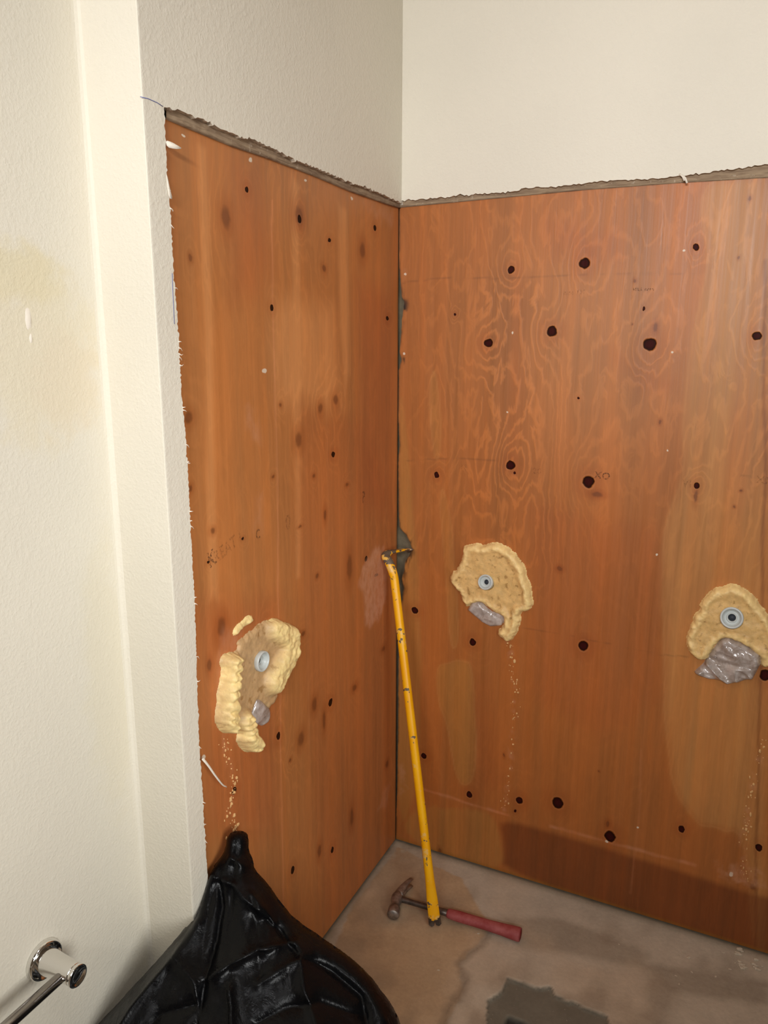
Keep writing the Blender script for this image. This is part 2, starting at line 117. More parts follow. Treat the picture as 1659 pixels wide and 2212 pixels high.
# ------------------------------------------------------------------ helpers
COL = scene.collection
rng = np.random.RandomState(7)
def lin(r, g, b):
    f = lambda c: (c/255/12.92) if c/255 <= .04045 else ((c/255+.055)/1.055)**2.4
    return (f(r), f(g), f(b))
def link(name, me, mats=None, parent=None, kind=None, label=None, cat=None, group=None, smooth=True):
    o = bpy.data.objects.new(name, me); COL.objects.link(o)
    if mats:
        for m in (mats if isinstance(mats, (list, tuple)) else [mats]): me.materials.append(m)
    if parent: o.parent = parent
    if kind: o['kind'] = kind
    if label: o['label'] = label
    if cat: o['category'] = cat
    if group: o['group'] = group
    if smooth: me.polygons.foreach_set('use_smooth', [True]*len(me.polygons))
    me.update()
    return o
def empty(name, loc, label, cat, group=None):
    o = bpy.data.objects.new(name, None); COL.objects.link(o); o.location = loc
    o.empty_display_size = .05; o['label'] = label; o['category'] = cat
    if group: o['group'] = group
    return o
def place(child_list, root):
    # parts are modelled in room coordinates; keep them there under the thing's base
    for c in child_list:
        c.parent = root; c.matrix_parent_inverse = Matrix.Translation(root.location).inverted()
def mesh_of(name, verts, faces):
    me = bpy.data.meshes.new(name); me.from_pydata([tuple(map(float, v)) for v in verts], [], faces); me.update(); return me
def grid_faces(nu, nv, wrap=False):
    f = []
    for j in range(nv-1):
        for i in range(nu if wrap else nu-1):
            i2 = (i+1) % nu
            f.append((j*nu+i, j*nu+i2, (j+1)*nu+i2, (j+1)*nu+i))
    return f
def box_mesh(name, lo, hi, bevel=0):
    bm = bmesh.new(); bmesh.ops.create_cube(bm, size=1)
    for v in bm.verts:
        v.co = Vector([(lo[k]+hi[k])/2 + v.co[k]*(hi[k]-lo[k]) for k in range(3)])
    if bevel: bmesh.ops.bevel(bm, geom=list(bm.edges), offset=bevel, segments=2, affect='EDGES')
    me = bpy.data.meshes.new(name); bm.to_mesh(me); bm.free(); return me
def tube_mesh(name, path, rings):
    """rings: function(i) -> list of (a,b) offsets in the local frame, path: list of Vectors"""
    pts = [Vector(p) for p in path]; V = []; n = None
    ref = Vector((0.9, 0.436, 0)).normalized()
    for i, p in enumerate(pts):
        t = (pts[min(i+1, len(pts)-1)] - pts[max(i-1, 0)]).normalized()
        a = (ref - t*ref.dot(t)).normalized(); b = t.cross(a)
        rg = rings(i); n = len(rg)
        for (x, y) in rg: V.append(p + a*x + b*y)
    F = grid_faces(n, len(pts), True)
    F.append(tuple(range(n-1, -1, -1))); F.append(tuple((len(pts)-1)*n+k for k in range(n)))
    return mesh_of(name, V, F)
def lathe(name, c, axis, prof, n=40, up=(0, 0, 1)):
    """prof: (distance along the axis, radius)"""
    ax = Vector(axis).normalized(); a = ax.cross(Vector(up))
    if a.length < .1: a = ax.cross(Vector((1, 0, 0)))
    a.normalize(); b = ax.cross(a); c = Vector(c); V = []
    for d, r in prof:
        for k in range(n):
            t = 2*math.pi*k/n
            V.append(c + ax*d + a*(r*math.cos(t)) + b*(r*math.sin(t)))
    F = grid_faces(n, len(prof), True)
    F.append(tuple(range(n-1, -1, -1))); F.append(tuple((len(prof)-1)*n+k for k in range(n)))
    me = mesh_of(name, V, F)
    bm = bmesh.new(); bm.from_mesh(me); bmesh.ops.recalc_face_normals(bm, faces=bm.faces); bm.to_mesh(me); bm.free()
    return me
# --- 2-D fields in numpy
def sdf(poly, X, Y):
    """signed distance, positive inside"""
    P = np.array(poly, float); d = np.full(X.shape, 1e9); ins = np.zeros(X.shape, bool); n = len(P)
    for i in range(n):
        a = P[i]; b = P[(i+1) % n]; e = b-a; L = e@e+1e-12
        t = np.clip(((X-a[0])*e[0]+(Y-a[1])*e[1])/L, 0, 1)
        d = np.minimum(d, np.hypot(X-a[0]-t*e[0], Y-a[1]-t*e[1]))
        c = ((a[1] <= Y) & (b[1] > Y)) | ((b[1] <= Y) & (a[1] > Y))
        xi = a[0] + (Y-a[1])/(b[1]-a[1]+1e-12)*e[0]
        ins ^= c & (X < xi)
    return np.where(ins, d, -d)
def pdist(line, X, Y):
    P = np.array(line, float); d = np.full(X.shape, 1e9)
    for i in range(len(P)-1):
        a = P[i]; b = P[i+1]; e = b-a; L = e@e+1e-12
        t = np.clip(((X-a[0])*e[0]+(Y-a[1])*e[1])/L, 0, 1)
        d = np.minimum(d, np.hypot(X-a[0]-t*e[0], Y-a[1]-t*e[1]))
    return d
def ss(x, a, b):
    t = np.clip((x-a)/(b-a), 0, 1); return t*t*(3-2*t)
def vnoise(X, Y, sx, sy, seed=0, octv=3):
    r = np.random.RandomState(seed+100); out = np.zeros(X.shape); amp = 1; tot = 0
    for o in range(octv):
        T = r.rand(64, 64); x = X*sx*2**o + 1000.3; y = Y*sy*2**o + 1000.7
        xi = np.floor(x).astype(int); yi = np.floor(y).astype(int); fx = x-xi; fy = y-yi
        fx = fx*fx*(3-2*fx); fy = fy*fy*(3-2*fy)
        g = lambda a, b: T[a % 64, b % 64]
        v = (g(xi, yi)*(1-fx)+g(xi+1, yi)*fx)*(1-fy) + (g(xi, yi+1)*(1-fx)+g(xi+1, yi+1)*fx)*fy
        out += amp*(v-.5)*2; tot += amp; amp *= .5
    return out/tot
def smooth_poly(pts, closed=True, it=1):
    P = [np.array(p, float) for p in pts]
    for _ in range(it):
        Q = []; n = len(P)
        for i in range(n if closed else n-1):
            a = P[i]; b = P[(i+1) % n]; Q += [a*.75+b*.25, a*.25+b*.75]
        P = Q
    return P

# ------------------------------------------------------------------ materials
class Mat:
    def __init__(s, name):
        s.m = bpy.data.materials.new(name); s.m.use_nodes = True; s.t = s.m.node_tree
        s.b = s.t.nodes['Principled BSDF']
    def n(s, typ, *ins, **props):
        nd = s.t.nodes.new('ShaderNode'+typ)
        for k, v in props.items():
            if k.startswith('i_'): s.put(nd.inputs[k[2:].replace('_', ' ')], v)
            else: setattr(nd, k, v)
        for i, v in enumerate(ins):
            if v is not None: s.put(nd.inputs[i], v)
        return nd
    def put(s, sock, v):
        if isinstance(v, bpy.types.NodeSocket): s.t.links.new(v, sock)
        elif isinstance(v, bpy.types.Node): s.t.links.new(v.outputs[0], sock)
        else:
            if hasattr(sock.default_value, '__len__') and not hasattr(v, '__len__'): v = [v]*len(sock.default_value)
            if hasattr(v, '__len__') and len(sock.default_value) == 4 and len(v) == 3: v = (*v, 1)
            sock.default_value = v
    def math(s, op, a, b=0.0, c=None, clamp=False):
        return s.n('Math', a, b, c, operation=op, use_clamp=clamp).outputs[0]
    def mix(s, fac, a, b, mode='MIX'):
        nd = s.t.nodes.new('ShaderNodeMix'); nd.data_type = 'RGBA'; nd.blend_type = mode
        s.put(nd.inputs[0], fac); s.put(nd.inputs[6], a); s.put(nd.inputs[7], b); return nd.outputs[2]
    def noise(s, vec, scale, detail=2, rough=.5, dist=0.0):
        return s.n('TexNoise', i_Vector=vec, i_Scale=scale, i_Detail=detail, i_Roughness=rough, i_Distortion=dist).outputs[0]
    def ramp(s, v, a, b, lo=0.0, hi=1.0, smooth=True):
        return s.n('MapRange', v, a, b, lo, hi, interpolation_type='SMOOTHSTEP' if smooth else 'LINEAR').outputs[0]
    def coord(s): return s.n('TexCoord').outputs['Object']
    def sep(s, v): return s.n('SeparateXYZ', v).outputs
    def comb(s, x, y, z=0.0): return s.n('CombineXYZ', x, y, z).outputs[0]
    def attr(s, name, col=False):
        return s.n('Attribute', attribute_name=name).outputs['Color' if col else 'Fac']
    def bump(s, h, strength=.3, dist=.001):
        s.put(s.b.inputs['Normal'], s.n('Bump', i_Height=h, i_Strength=strength, i_Distance=dist).outputs[0])
    def base(s, c): s.put(s.b.inputs['Base Color'], c)
    def set(s, **k):
        for a, v in k.items(): s.put(s.b.inputs[a.replace('_', ' ')], v)
        return s

def plain(name, col, rough=.5, metal=0.0, bumpscale=None, bumpstr=.2, bumpdist=.001, var=.0, varscale=20, **k):
    m = Mat(name); c = m.coord()
    if var:
        v = m.noise(c, varscale, 4, .6)
        m.base(m.mix(m.ramp(v, .3, .7), tuple(x*(1-var) for x in col), tuple(min(1, x*(1+var)) for x in col)))
    else: m.base(col)
    m.set(Roughness=rough, Metallic=metal, **k)
    if bumpscale: m.bump(m.noise(c, bumpscale, 3, .6), bumpstr, bumpdist)
    return m.m

def wood_material(name, axis, darks, browns, specs, seed, dark_col):
    m = Mat(name); x, y, z = m.sep(m.coord()); u = y if axis == 'y' else x
    P = m.comb(u, z)
    warp = m.n('TexNoise', i_Vector=P, i_Scale=55.0, i_Detail=2.0).outputs['Color']
    W = m.n('VectorMath', m.n('VectorMath', warp, (.5, .5, .5), operation='SUBTRACT').outputs[0], None, operation='SCALE')
    W.inputs['Scale'].default_value = .009
    Pw = m.n('VectorMath', P, W.outputs[0], operation='ADD').outputs[0]
    def field(lst):
        best = None
        for (a, b, ra, rb) in lst:
            d = m.n('VectorMath', Pw, (1/max(ra, .001), 1/max(rb, .001), 0), (-a/max(ra, .001), -b/max(rb, .001), 0), operation='MULTIPLY_ADD').outputs[0]
            l = m.n('VectorMath', d, operation='LENGTH').outputs['Value']
            best = l if best is None else m.math('MINIMUM', best, l)
        return best
    dk, br, sp = field(darks), field(browns), field(specs)
    tint = m.attr('tint', True); fig = m.attr('figure'); h = m.attr('contour'); chalk = m.attr('chalk')
    so = seed*3.7
    # long streaks along the grain
    S1 = m.noise(m.comb(m.math('MULTIPLY_ADD', u, 70.0, so), m.math('MULTIPLY', z, 1.6)), 1.0, 4, .6, .3)
    S2 = m.noise(m.comb(m.math('MULTIPLY_ADD', u, 17.0, so+9), m.math('MULTIPLY', z, .55)), 1.0, 3, .55, .4)
    S3 = m.noise(m.comb(m.math('MULTIPLY_ADD', u, 260.0, so), m.math('MULTIPLY', z, 9.0)), 1.0, 3, .6)
    blot = m.noise(m.comb(m.math('MULTIPLY_ADD', u, 5.5, so), m.math('MULTIPLY', z, 2.6)), 1.0, 4, .6, .5)
    # rotary-cut figure: level lines of a warped field, bent round the knots
    wob = m.noise(m.comb(m.math('MULTIPLY_ADD', u, 26.0, so), m.math('MULTIPLY', z, 9.0)), 1.0, 3, .55, .8)
    ph = m.math('ADD', h, m.math('MULTIPLY', wob, 2.0))
    tri = m.math('PINGPONG', m.math('MULTIPLY', ph, 2.4), 1.0)
    lines = m.ramp(tri, .45, .98)
    val = m.math('MULTIPLY_ADD', m.math('SUBTRACT', S1, .5), .34, 1.0)
    val = m.math('MULTIPLY_ADD', m.math('SUBTRACT', S2, .5), .62, val)
    val = m.math('MULTIPLY_ADD', m.math('SUBTRACT', S3, .5), .16, val)
    val = m.math('MULTIPLY_ADD', m.math('SUBTRACT', blot, .5), .38, val)
    fl = m.math('MULTIPLY', m.math('SUBTRACT', lines, .5), m.math('MULTIPLY', fig, .19))
    val = m.math('ADD', val, fl)
    col = m.n('VectorMath', tint, None, operation='SCALE'); m.put(col.inputs['Scale'], val); col = col.outputs[0]
    # hue drift: darker streaks are redder
    col = m.mix(m.ramp(m.math('ADD', S2, m.math('MULTIPLY', blot, .4)), .48, .95), col, m.mix(1.0, col, (1.02, .92, .80), 'MULTIPLY'))
    # stain halo round the knots
    halo = m.ramp(dk, 1.0, 4.2, .42, 0)
    col = m.mix(m.math('MULTIPLY', halo, m.ramp(S1, .25, .7, .4, 1)), col, m.mix(1.0, col, (.72, .48, .32), 'MULTIPLY'))
    bh = m.ramp(br, .8, 3.0, .5, 0)
    col = m.mix(bh, col, m.mix(1.0, col, (.7, .52, .38), 'MULTIPLY'))
    col = m.mix(m.ramp(br, .35, 1.25, .72, 0), col, m.mix(m.ramp(br, .3, .9), lin(112, 62, 32), lin(84, 42, 18)))
    # rim highlight painted into the colour as a pale ring, then the dark hole
    col = m.mix(m.ramp(m.math('ABSOLUTE', m.math('SUBTRACT', dk, 1.16)), 0, .2, .16, 0), col, lin(205, 140, 90))
    col = m.mix(m.ramp(dk, .88, 1.1, .97, 0), col, m.mix(m.ramp(dk, .3, .95), dark_col, lin(26, 8, 8)))
    col = m.mix(m.ramp(sp, .7, 1.05, .85, 0), col, lin(222, 208, 186))
    # plaster dust and glue residue
    cn = m.noise(m.comb(m.math('MULTIPLY', u, 60.0), m.math('MULTIPLY', z, 34.0)), 1.0, 5, .7)
    cf = m.math('MULTIPLY', chalk, m.ramp(cn, .25, .7, .25, 1), clamp=True)
    col = m.mix(cf, col, lin(206, 150, 116))
    m.base(col)
    hgt = m.math('ADD', m.math('MULTIPLY', S3, .5), m.math('MULTIPLY', lines, m.math('MULTIPLY', fig, .25)))
    hgt = m.math('ADD', hgt, m.math('MULTIPLY', S1, .5))
    hgt = m.math('SUBTRACT', hgt, m.ramp(dk, .8, 1.15, 3.0, 0))
    m.bump(hgt, .35, .0012)
    m.set(Roughness=m.math('ADD', m.ramp(S1, .2, .8, .40, .55), m.math('MULTIPLY', cf, .3), clamp=True), Specular_IOR_Level=m.ramp(dk, .95, 1.2, .04, .42))
    return m.m

def drywall_material(name, col, stains=False):
    m = Mat(name); c = m.coord(); x, y, z = m.sep(c)
    big = m.noise(c, 2.2, 3, .5)
    cc = m.mix(m.ramp(big, .3, .7), tuple(a*.965 for a in col), tuple(min(1, a*1.02) for a in col))
    if stains:
        (sy, sz) = D['stain'][0]
        for (sy, sz), (ry, rz), k, tc in ((D['stain'][0], (.10, .05), .5, lin(218, 204, 160)), (D['stain'][1], (.13, .16), .5, lin(224, 211, 178)), (D['stain'][2], (.08, .10), .4, lin(224, 208, 182)), ((-1.06, 1.0), (.06, .3), .25, lin(218, 206, 172))):
            dy = m.math('MULTIPLY', m.math('SUBTRACT', y, sy), 1/ry); dz = m.math('MULTIPLY', m.math('SUBTRACT', z, sz), 1/rz)
            d = m.math('SQRT', m.math('ADD', m.math('MULTIPLY', dy, dy), m.math('MULTIPLY', dz, dz)))
            d = m.math('MULTIPLY_ADD', m.math('SUBTRACT', m.noise(c, 18, 4, .65), .5), 1.3, d)
            cc = m.mix(m.ramp(d, .55, 1.2, k, 0), cc, tc)
    m.base(cc)
    tex = m.noise(c, 170, 3, .55); tex2 = m.noise(c, 60, 2, .5)
    m.bump(m.math('ADD', m.ramp(tex, .35, .75), m.math('MULTIPLY', m.ramp(tex2, .4, .8), .8)), .42, .0009)
    m.set(Roughness=.62, Specular_IOR_Level=.3)
    return m.m

PAINT = lin(225, 218, 201)
M = {}
M['paint'] = drywall_material('painted_drywall', PAINT)
M['paint_stained'] = drywall_material('painted_drywall_stained', PAINT, True)
M['gypsum'] = plain('torn_gypsum', lin(196, 180, 158), .9, bumpscale=300, bumpstr=.6, bumpdist=.002, var=.25, varscale=90)
M['ceiling'] = plain('ceiling_paint', lin(225, 218, 205), .8)
M['backing'] = plain('grey_mortar', lin(112, 100, 78), .9, bumpscale=120, bumpstr=.5, bumpdist=.002, var=.15, varscale=30)
M['tile'] = plain('tan_wall_tile', lin(150, 140, 125), .5)
M['substrate'] = plain('bare_wall', lin(150, 140, 125), .9)

# ------------------------------------------------------------------ the setting
ZC = 2.75
def slab(name, lo, hi, mat): return link(name, box_mesh(name, lo, hi), mat, kind='structure', smooth=False)
slab('wall_left', (-.25, -3.45, -.02), (-.112, -1.012, ZC), M['paint_stained'])
slab('wall_front', (-.25, -3.6, -.02), (2.7, -3.45, ZC), M['tile'])
slab('wall_far_right', (2.55, -3.45, -.02), (2.7, .15, ZC), M['tile'])
slab('ceiling', (-.25, -3.6, ZC), (2.7, .2, ZC+.1), M['ceiling'])
slab('wall_core_left', (-.25, -.99, -.02), (-.021, .2, ZC), M['substrate'])
slab('wall_core_right', (-.021, .021, -.02), (2.7, .2, ZC), M['backing'])

# pier: narrow painted return between the left wall and the plywood alcove
prof = [(-.25, -1.012), (-.25, -1.035), (-.113, -1.035), (-.1115, -1.0195), (-.109, -1.0145), (-.104, -1.012), (.0125, -1.012), (.0145, -1.0114), (.01495, -1.0092), (.0149, -1.007), (.0149, -.998), (-.021, -.998), (-.021, -.985), (-.25, -.985)]
prof = prof[1:]
V = [(a, b, z) for z in (0.0, ZC) for a, b in prof]; n = len(prof)
F = [(i, (i+1) % n, n+(i+1) % n, n+i) for i in range(n)] + [tuple(range(n-1, -1, -1)), tuple(range(n, 2*n))]
pier = link('wall_pier', mesh_of('wall_pier', V, F), M['paint'], kind='structure', smooth=False)

# drywall sheets above the plywood, with ragged cut edges
def ragged(pts, step=.004, amp=.0016, seed=1):
    r = random.Random(seed); out = []
    for i in range(len(pts)-1):
        a = Vector(pts[i]); b = Vector(pts[i+1]); L = (b-a).length; k = max(1, int(L/step))
        for j in range(k):
            t = j/k; o = a.lerp(b, t); nrm = Vector((-(b-a).y, (b-a).x)).normalized()
            s = amp*(r.random()-.5)*2
            if r.random() < .12: s *= 2.2
            out.append(tuple(o + nrm*s))
    out.append(tuple(pts[-1])); return out
def sheet(name, outline, to3, thick_dir, thick, mats, cut_test, kind='structure'):
    """outline polygon in the wall plane, extruded back; side faces picked by cut_test get the torn-gypsum slot"""
    bm = bmesh.new(); vs = [bm.verts.new(to3(*p)) for p in outline]
    f = bm.faces.new(vs); r = bmesh.ops.extrude_face_region(bm, geom=[f])
    for v in [g for g in r['geom'] if isinstance(g, bmesh.types.BMVert)]: v.co += Vector(thick_dir)*thick
    bmesh.ops.recalc_face_normals(bm, faces=bm.faces)
    for fc in bm.faces:
        if len(fc.verts) == 4 and cut_test(fc.normal, fc.calc_center_median()): fc.material_index = 1
    bmesh.ops.triangulate(bm, faces=[fc for fc in bm.faces if len(fc.verts) > 4])
    me = bpy.data.meshes.new(name); bm.to_mesh(me); bm.free()
    return link(name, me, mats, kind=kind, smooth=False)
left = [(-.945 if False else p[0], p[1]) for p in D['dwA_left']]
left_line = [(D['dwA_left'][0][0], D['dwA_low'][0][1]-.004)] + left[1:] + [(-.945, .30), (-.944, 0.0)]
low = ragged(D['dwA_low'] + [(-.0, D['dwA_low'][-1][1])], .006, .0022, 3)
outA = [(-1.0085, 0.0), (-1.0085, ZC), (-.0, ZC)] + low[::-1] + ragged(left_line, .004, .0014, 4)
wm = sheet('wall_back_left', outA, lambda y, z: (.015, y, z), (-1, 0, 0), .0146, [M['paint'], M['gypsum']], lambda n, c: (n.z < -.3 or n.y > .3) and c.y < -.01)
zB0 = D['dwB_low'][0][1]
lowB = ragged([(.0, zB0)] + D['dwB_low'] + [(1.15, D['dwB_low'][-1][1]+.004), (2.55, D['dwB_low'][-1][1]+.02)], .006, .002, 5)
outB = lowB + [(2.55, ZC), (.0, ZC)]
wr = sheet('wall_back_right', outB, lambda x, z: (x, -.015, z), (0, 1, 0), .0146, [M['paint'], M['gypsum']], lambda n, c: n.z < -.3)

# grey-brown backing strips showing between drywall and plywood
def strip_mesh(name, u0, u1, z0, z1, to3):
    nu = int((u1-u0)/.004); zs = np.linspace(0, 1, 24); V = []
    for r_ in zs:
        for i in range(nu):
            u = u0+(u1-u0)*i/(nu-1); zz_ = float(np.interp(u, [p[0] for p in z0], [p[1] for p in z0]))
            z = zz_ + (z1-zz_)*max(0, r_-.04)
            if r_ == 0: V.append(to3(u, zz_, -.03)); continue
            d = .0035*mnoise.noise(Vector((u*38, z*60, 1.5))) + .002*mnoise.noise(Vector((u*140, z*240, 4.5)))
            V.append(to3(u, z, d))
    return mesh_of(name, V, grid_faces(nu, len(zs)))
m = Mat('backing_strip'); c = m.coord(); x, y, z = m.sep(c)
al = m.math('ADD', x, m.math('MULTIPLY', y, -1))
nn = m.noise(m.comb(m.math('MULTIPLY', al, 14.0), m.math('MULTIPLY', z, 160.0)), 1.0, 5, .65, .6)
n2 = m.noise(c, 70, 4, .7)
cc = m.mix(m.ramp(nn, .3, .7), lin(122, 100, 78), lin(164, 142, 114))
cc = m.mix(m.ramp(n2, .60, .72, 0, .6), cc, lin(205, 190, 170)); cc = m.mix(m.ramp(nn, .62, .75, 0, .5), cc, lin(88, 66, 46))
m.base(cc); m.set(Roughness=.9); m.bump(nn, .5, .002); M['strip'] = m.m
link('trim_1', strip_mesh('trim_1', -.948, -.0045, D['woodtopA'], 2.075, lambda u, z, d: (.006+d*.6, u, z)), M['strip'], kind='structure')
link('trim_2', strip_mesh('trim_2', .0045, 2.5, D['woodtopB'], 2.075, lambda u, z, d: (u, -.006-d*.6, z)), M['strip'], kind='structure')

# small marks on the drywall: blue pencil line, torn paper shreds
def ribbon(name, pts, w, to3, mat, parent, lift=lambda t: 0.0):
    V = []; n = len(pts); F = []
    for i, p in enumerate(pts):
        a = Vector(pts[max(i-1, 0)]); b = Vector(pts[min(i+1, n-1)]); nr = Vector((-(b-a).y, (b-a).x)).normalized()
        ww = w if not callable(w) else w(i/(n-1)); q = Vector(p)
        for s in (-1, 1):
            r = q + nr*ww*s*.5; V.append(to3(r.x, r.y, lift(i/(n-1))))
    F = [(2*i, 2*i+1, 2*i+3, 2*i+2) for i in range(n-1)]
    me = mesh_of(name, V, F); o = link(name, me, mat, parent)
    md = o.modifiers.new('thick', 'SOLIDIFY'); md.thickness = .0006; md.offset = 0
    return o
M['blue'] = plain('blue_pencil', lin(120, 125, 170), .8)
M['paper'] = plain('torn_paper', lin(232, 222, 205), .8)
A3 = lambda y, z, d=0.0: (.0154+d, y, z)
ribbon('pencil_line', D['blue'], .0012, A3, M['blue'], wm)
ribbon('pencil_line', D['blue2'], .001, lambda y, z, d=0: (.0154, y, z), M['blue'], wm)
def flap(name, pts, curl):
    P = smooth_poly(pts, True, 1); c = sum(P)/len(P); x0 = min(p[0] for p in P)
    V = [(.0155+curl*(c[0]-x0)*2, c[0], c[1])] + [(.0155+curl*(p[0]-x0)*2*(1+3*(p[0]-x0)), p[0], p[1]) for p in P]
    F = [(0, i+1, (i+1) % len(P)+1) for i in range(len(P))]
    o = link(name, mesh_of(name, V, F), M['paper'], wm); md = o.modifiers.new('t', 'SOLIDIFY'); md.thickness = .0005
flap('paper_shred', D['shred1'], .2); flap('paper_shred', D['shred2'], .1)
sh3 = smooth_poly([(a, b) for a, b in D['shred3']], False, 1)
ribbon('paper_shred', [tuple(p) for p in sh3], lambda t: .0036*(1-t)+.0018, lambda y, z, d: (.017+d, y, z), M['paper'], wm, lambda t: .012*math.sin(t*3.1))
rr = random.Random(11)
for k in range(26):   # fuzz of paper fibres along the cut
    i = rr.randrange(4, len(D['dwA_left'])-1); a = Vector(D['dwA_left'][i-1]); b = Vector(D['dwA_left'][i]); q = a.lerp(b, rr.random())
    L = rr.uniform(.001, .0055); e = q + Vector((L, rr.uniform(-.008, .001)))
    mid = (q+e)/2 + Vector((0, rr.uniform(-.003, .003)))
    ribbon('paper_shred', [(q.x-.002, q.y), tuple(mid), tuple(e)], lambda t, w=rr.uniform(.0012, .0024): w*(1-t)+.0004, lambda y, z, d: (.0157+d, y, z), M['paper'], wm, lambda t: .003*t)
# torn scraps on the right-hand strip
for (ux, uz, L) in ((.748, 2.008, .012), (.742, 2.012, .010)):
    ribbon('paper_shred', [(ux-.008, uz+.007), (ux, uz), (ux+.005, uz-L)], .004, lambda x, z, d: (x, -.0165-d, z), M['paper'], wr, lambda t: .004*t)
M['pipewall'] = None

# floor
def nonuni(fine0, fine1, step, lo, hi, coarse=.15):
    a = list(np.arange(lo, fine0, coarse)); b = list(np.arange(fine0, fine1, step)); c = list(np.arange(fine1, hi, coarse)) + [hi]
    return np.array(a+b+c)
xs = nonuni(-.02, 1.25, .005, -.25, 2.7); ys = nonuni(-1.0, .02, .005, -3.6, .2)
X, Y = np.meshgrid(xs, ys)
wx = X + .006*vnoise(X, Y, 45, 45, 3); wy = Y + .006*vnoise(X, Y, 45, 45, 4)
tint = np.ones(X.shape+(3,))*np.array(lin(176, 164, 146))
def lay(t, mask, col):
    mask = np.clip(mask, 0, 1)[..., None]; t[:] = t*(1-mask) + np.array(col)*mask
lay(tint, ss(sdf(D['tanfloor'][0], wx, wy), -.004, .004)*.85, lin(172, 144, 110))
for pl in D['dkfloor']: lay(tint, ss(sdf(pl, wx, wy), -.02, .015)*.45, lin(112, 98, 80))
lay(tint, ss(vnoise(X, Y, 6, 6, 21), .0, .6)*.45, lin(176, 156, 132))
lay(tint, ss(vnoise(X, Y, 9, 7, 22), .05, .6)*.45, lin(120, 104, 86))
cr = pdist(D['crack'], wx, wy); lay(tint, ss(-cr, -.022, -.003)*.5, lin(118, 103, 84)); lay(tint, ss(-cr, -.0035, -.0005)*.22, lin(80, 66, 50))
pt = sdf(D['patch'], wx, wy); lay(tint, ss(pt, -.002, .003)*.92, lin(100, 96, 84)); lay(tint, ss(-abs(pt-.002), -.004, 0)*.35, lin(60, 54, 44))
dr = sdf(D['drain'], wx, wy); lay(tint, ss(dr, -.004, .004)*.9, lin(26, 20, 14))
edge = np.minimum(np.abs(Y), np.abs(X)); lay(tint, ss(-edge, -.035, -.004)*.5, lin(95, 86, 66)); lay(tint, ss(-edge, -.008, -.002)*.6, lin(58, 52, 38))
lay(tint, ss(-np.hypot(X-.03, Y+.05), -.07, -.01)*ss(vnoise(X, Y, 60, 60, 30), -.1, .4)*.5, lin(170, 160, 140))
Z = -.007*ss(pt, -.002, .006) - .012*ss(dr, -.004, .008) + .0006*vnoise(X, Y, 30, 30, 9)
V = np.stack([X, Y, Z], -1).reshape(-1, 3)
me = mesh_of('floor', V, grid_faces(len(xs), len(ys)))
def add_col(me, name, arr):
    a = me.color_attributes.new(name, 'FLOAT_COLOR', 'POINT'); arr = arr.reshape(-1, 3)
    a.data.foreach_set('color', np.concatenate([arr, np.ones((len(arr), 1))], 1).astype(np.float32).ravel())
def add_f(me, name, arr):
    a = me.attributes.new(name, 'FLOAT', 'POINT'); a.data.foreach_set('value', arr.astype(np.float32).ravel())
add_col(me, 'tint', tint)
m = Mat('concrete'); c = m.coord(); tn = m.attr('tint', True)
n1 = m.noise(c, 14, 6, .65); n2 = m.noise(c, 90, 4, .65); n3 = m.noise(c, 3.5, 3, .5, .5)
v = m.math('MULTIPLY_ADD', m.math('SUBTRACT', n1, .5), .55, 1.22); v = m.math('MULTIPLY_ADD', m.math('SUBTRACT', n2, .5), .42, v); v = m.math('MULTIPLY_ADD', m.math('SUBTRACT', n3, .5), .35, v)
cl = m.n('VectorMath', tn, None, operation='SCALE'); m.put(cl.inputs['Scale'], v)
cc = m.mix(m.ramp(m.noise(c, 160, 2, .5), .70, .76, 0, .35), cl.outputs[0], lin(210, 200, 185))
m.base(cc); m.set(Roughness=.7, Specular_IOR_Level=.3); m.bump(m.math('ADD', n2, n1), .3, .002)
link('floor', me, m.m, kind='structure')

# ------------------------------------------------------------------ plywood panels
def panel_mesh(name, us, zs, to3, outline_fn=None):
    U, Zz = np.meshgrid(us, zs); U0 = U.copy()
    if outline_fn: U = outline_fn(U, Zz)
    V = np.array(to3(U.ravel(), Zz.ravel(), 0.0)).T
    nu, nz = len(us), len(zs); F = grid_faces(nu, nz)
    border = [i for i in range(nu)] + [j*nu+nu-1 for j in range(1, nz)] + [(nz-1)*nu+i for i in range(nu-2, -1, -1)] + [j*nu for j in range(nz-2, 0, -1)]
    B0 = np.array(to3(U.ravel()[border], Zz.ravel()[border], .018)).T
    base = len(V); V = np.concatenate([V, B0]); nb = len(border)
    F += [(border[(i+1) % nb], border[i], base+i, base+(i+1) % nb) for i in range(nb)]
    return V, F, U, Zz, nb
def build_panel(name, V, F, nb, tint, fig, cont, chalk, mat, flip, label):
    if flip: F = [tuple(reversed(f)) for f in F]
    me = mesh_of(name, V, F); pad = lambda a, v: np.concatenate([a.reshape(len(V)-nb, -1), np.ones((nb, a.reshape(len(V)-nb, -1).shape[1]))*v])
    add_col(me, 'tint', pad(tint, np.array(lin(120, 75, 40)))); add_f(me, 'figure', pad(fig, 0)); add_f(me, 'contour', pad(cont, 0)); add_f(me, 'chalk', pad(chalk, 0))
    return link(name, me, mat, label=label, cat='plywood', group=None, smooth=False)
def knots_field(U, Z, lst, k=1.0):
    o = np.zeros(U.shape)
    for a, b, ra, rb in lst:
        if ra > .004: o += k*np.exp(-(((U-a)/(ra*3.4))**2 + ((Z-b)/(rb*5.5))**2))
    return o
STEP = .0045
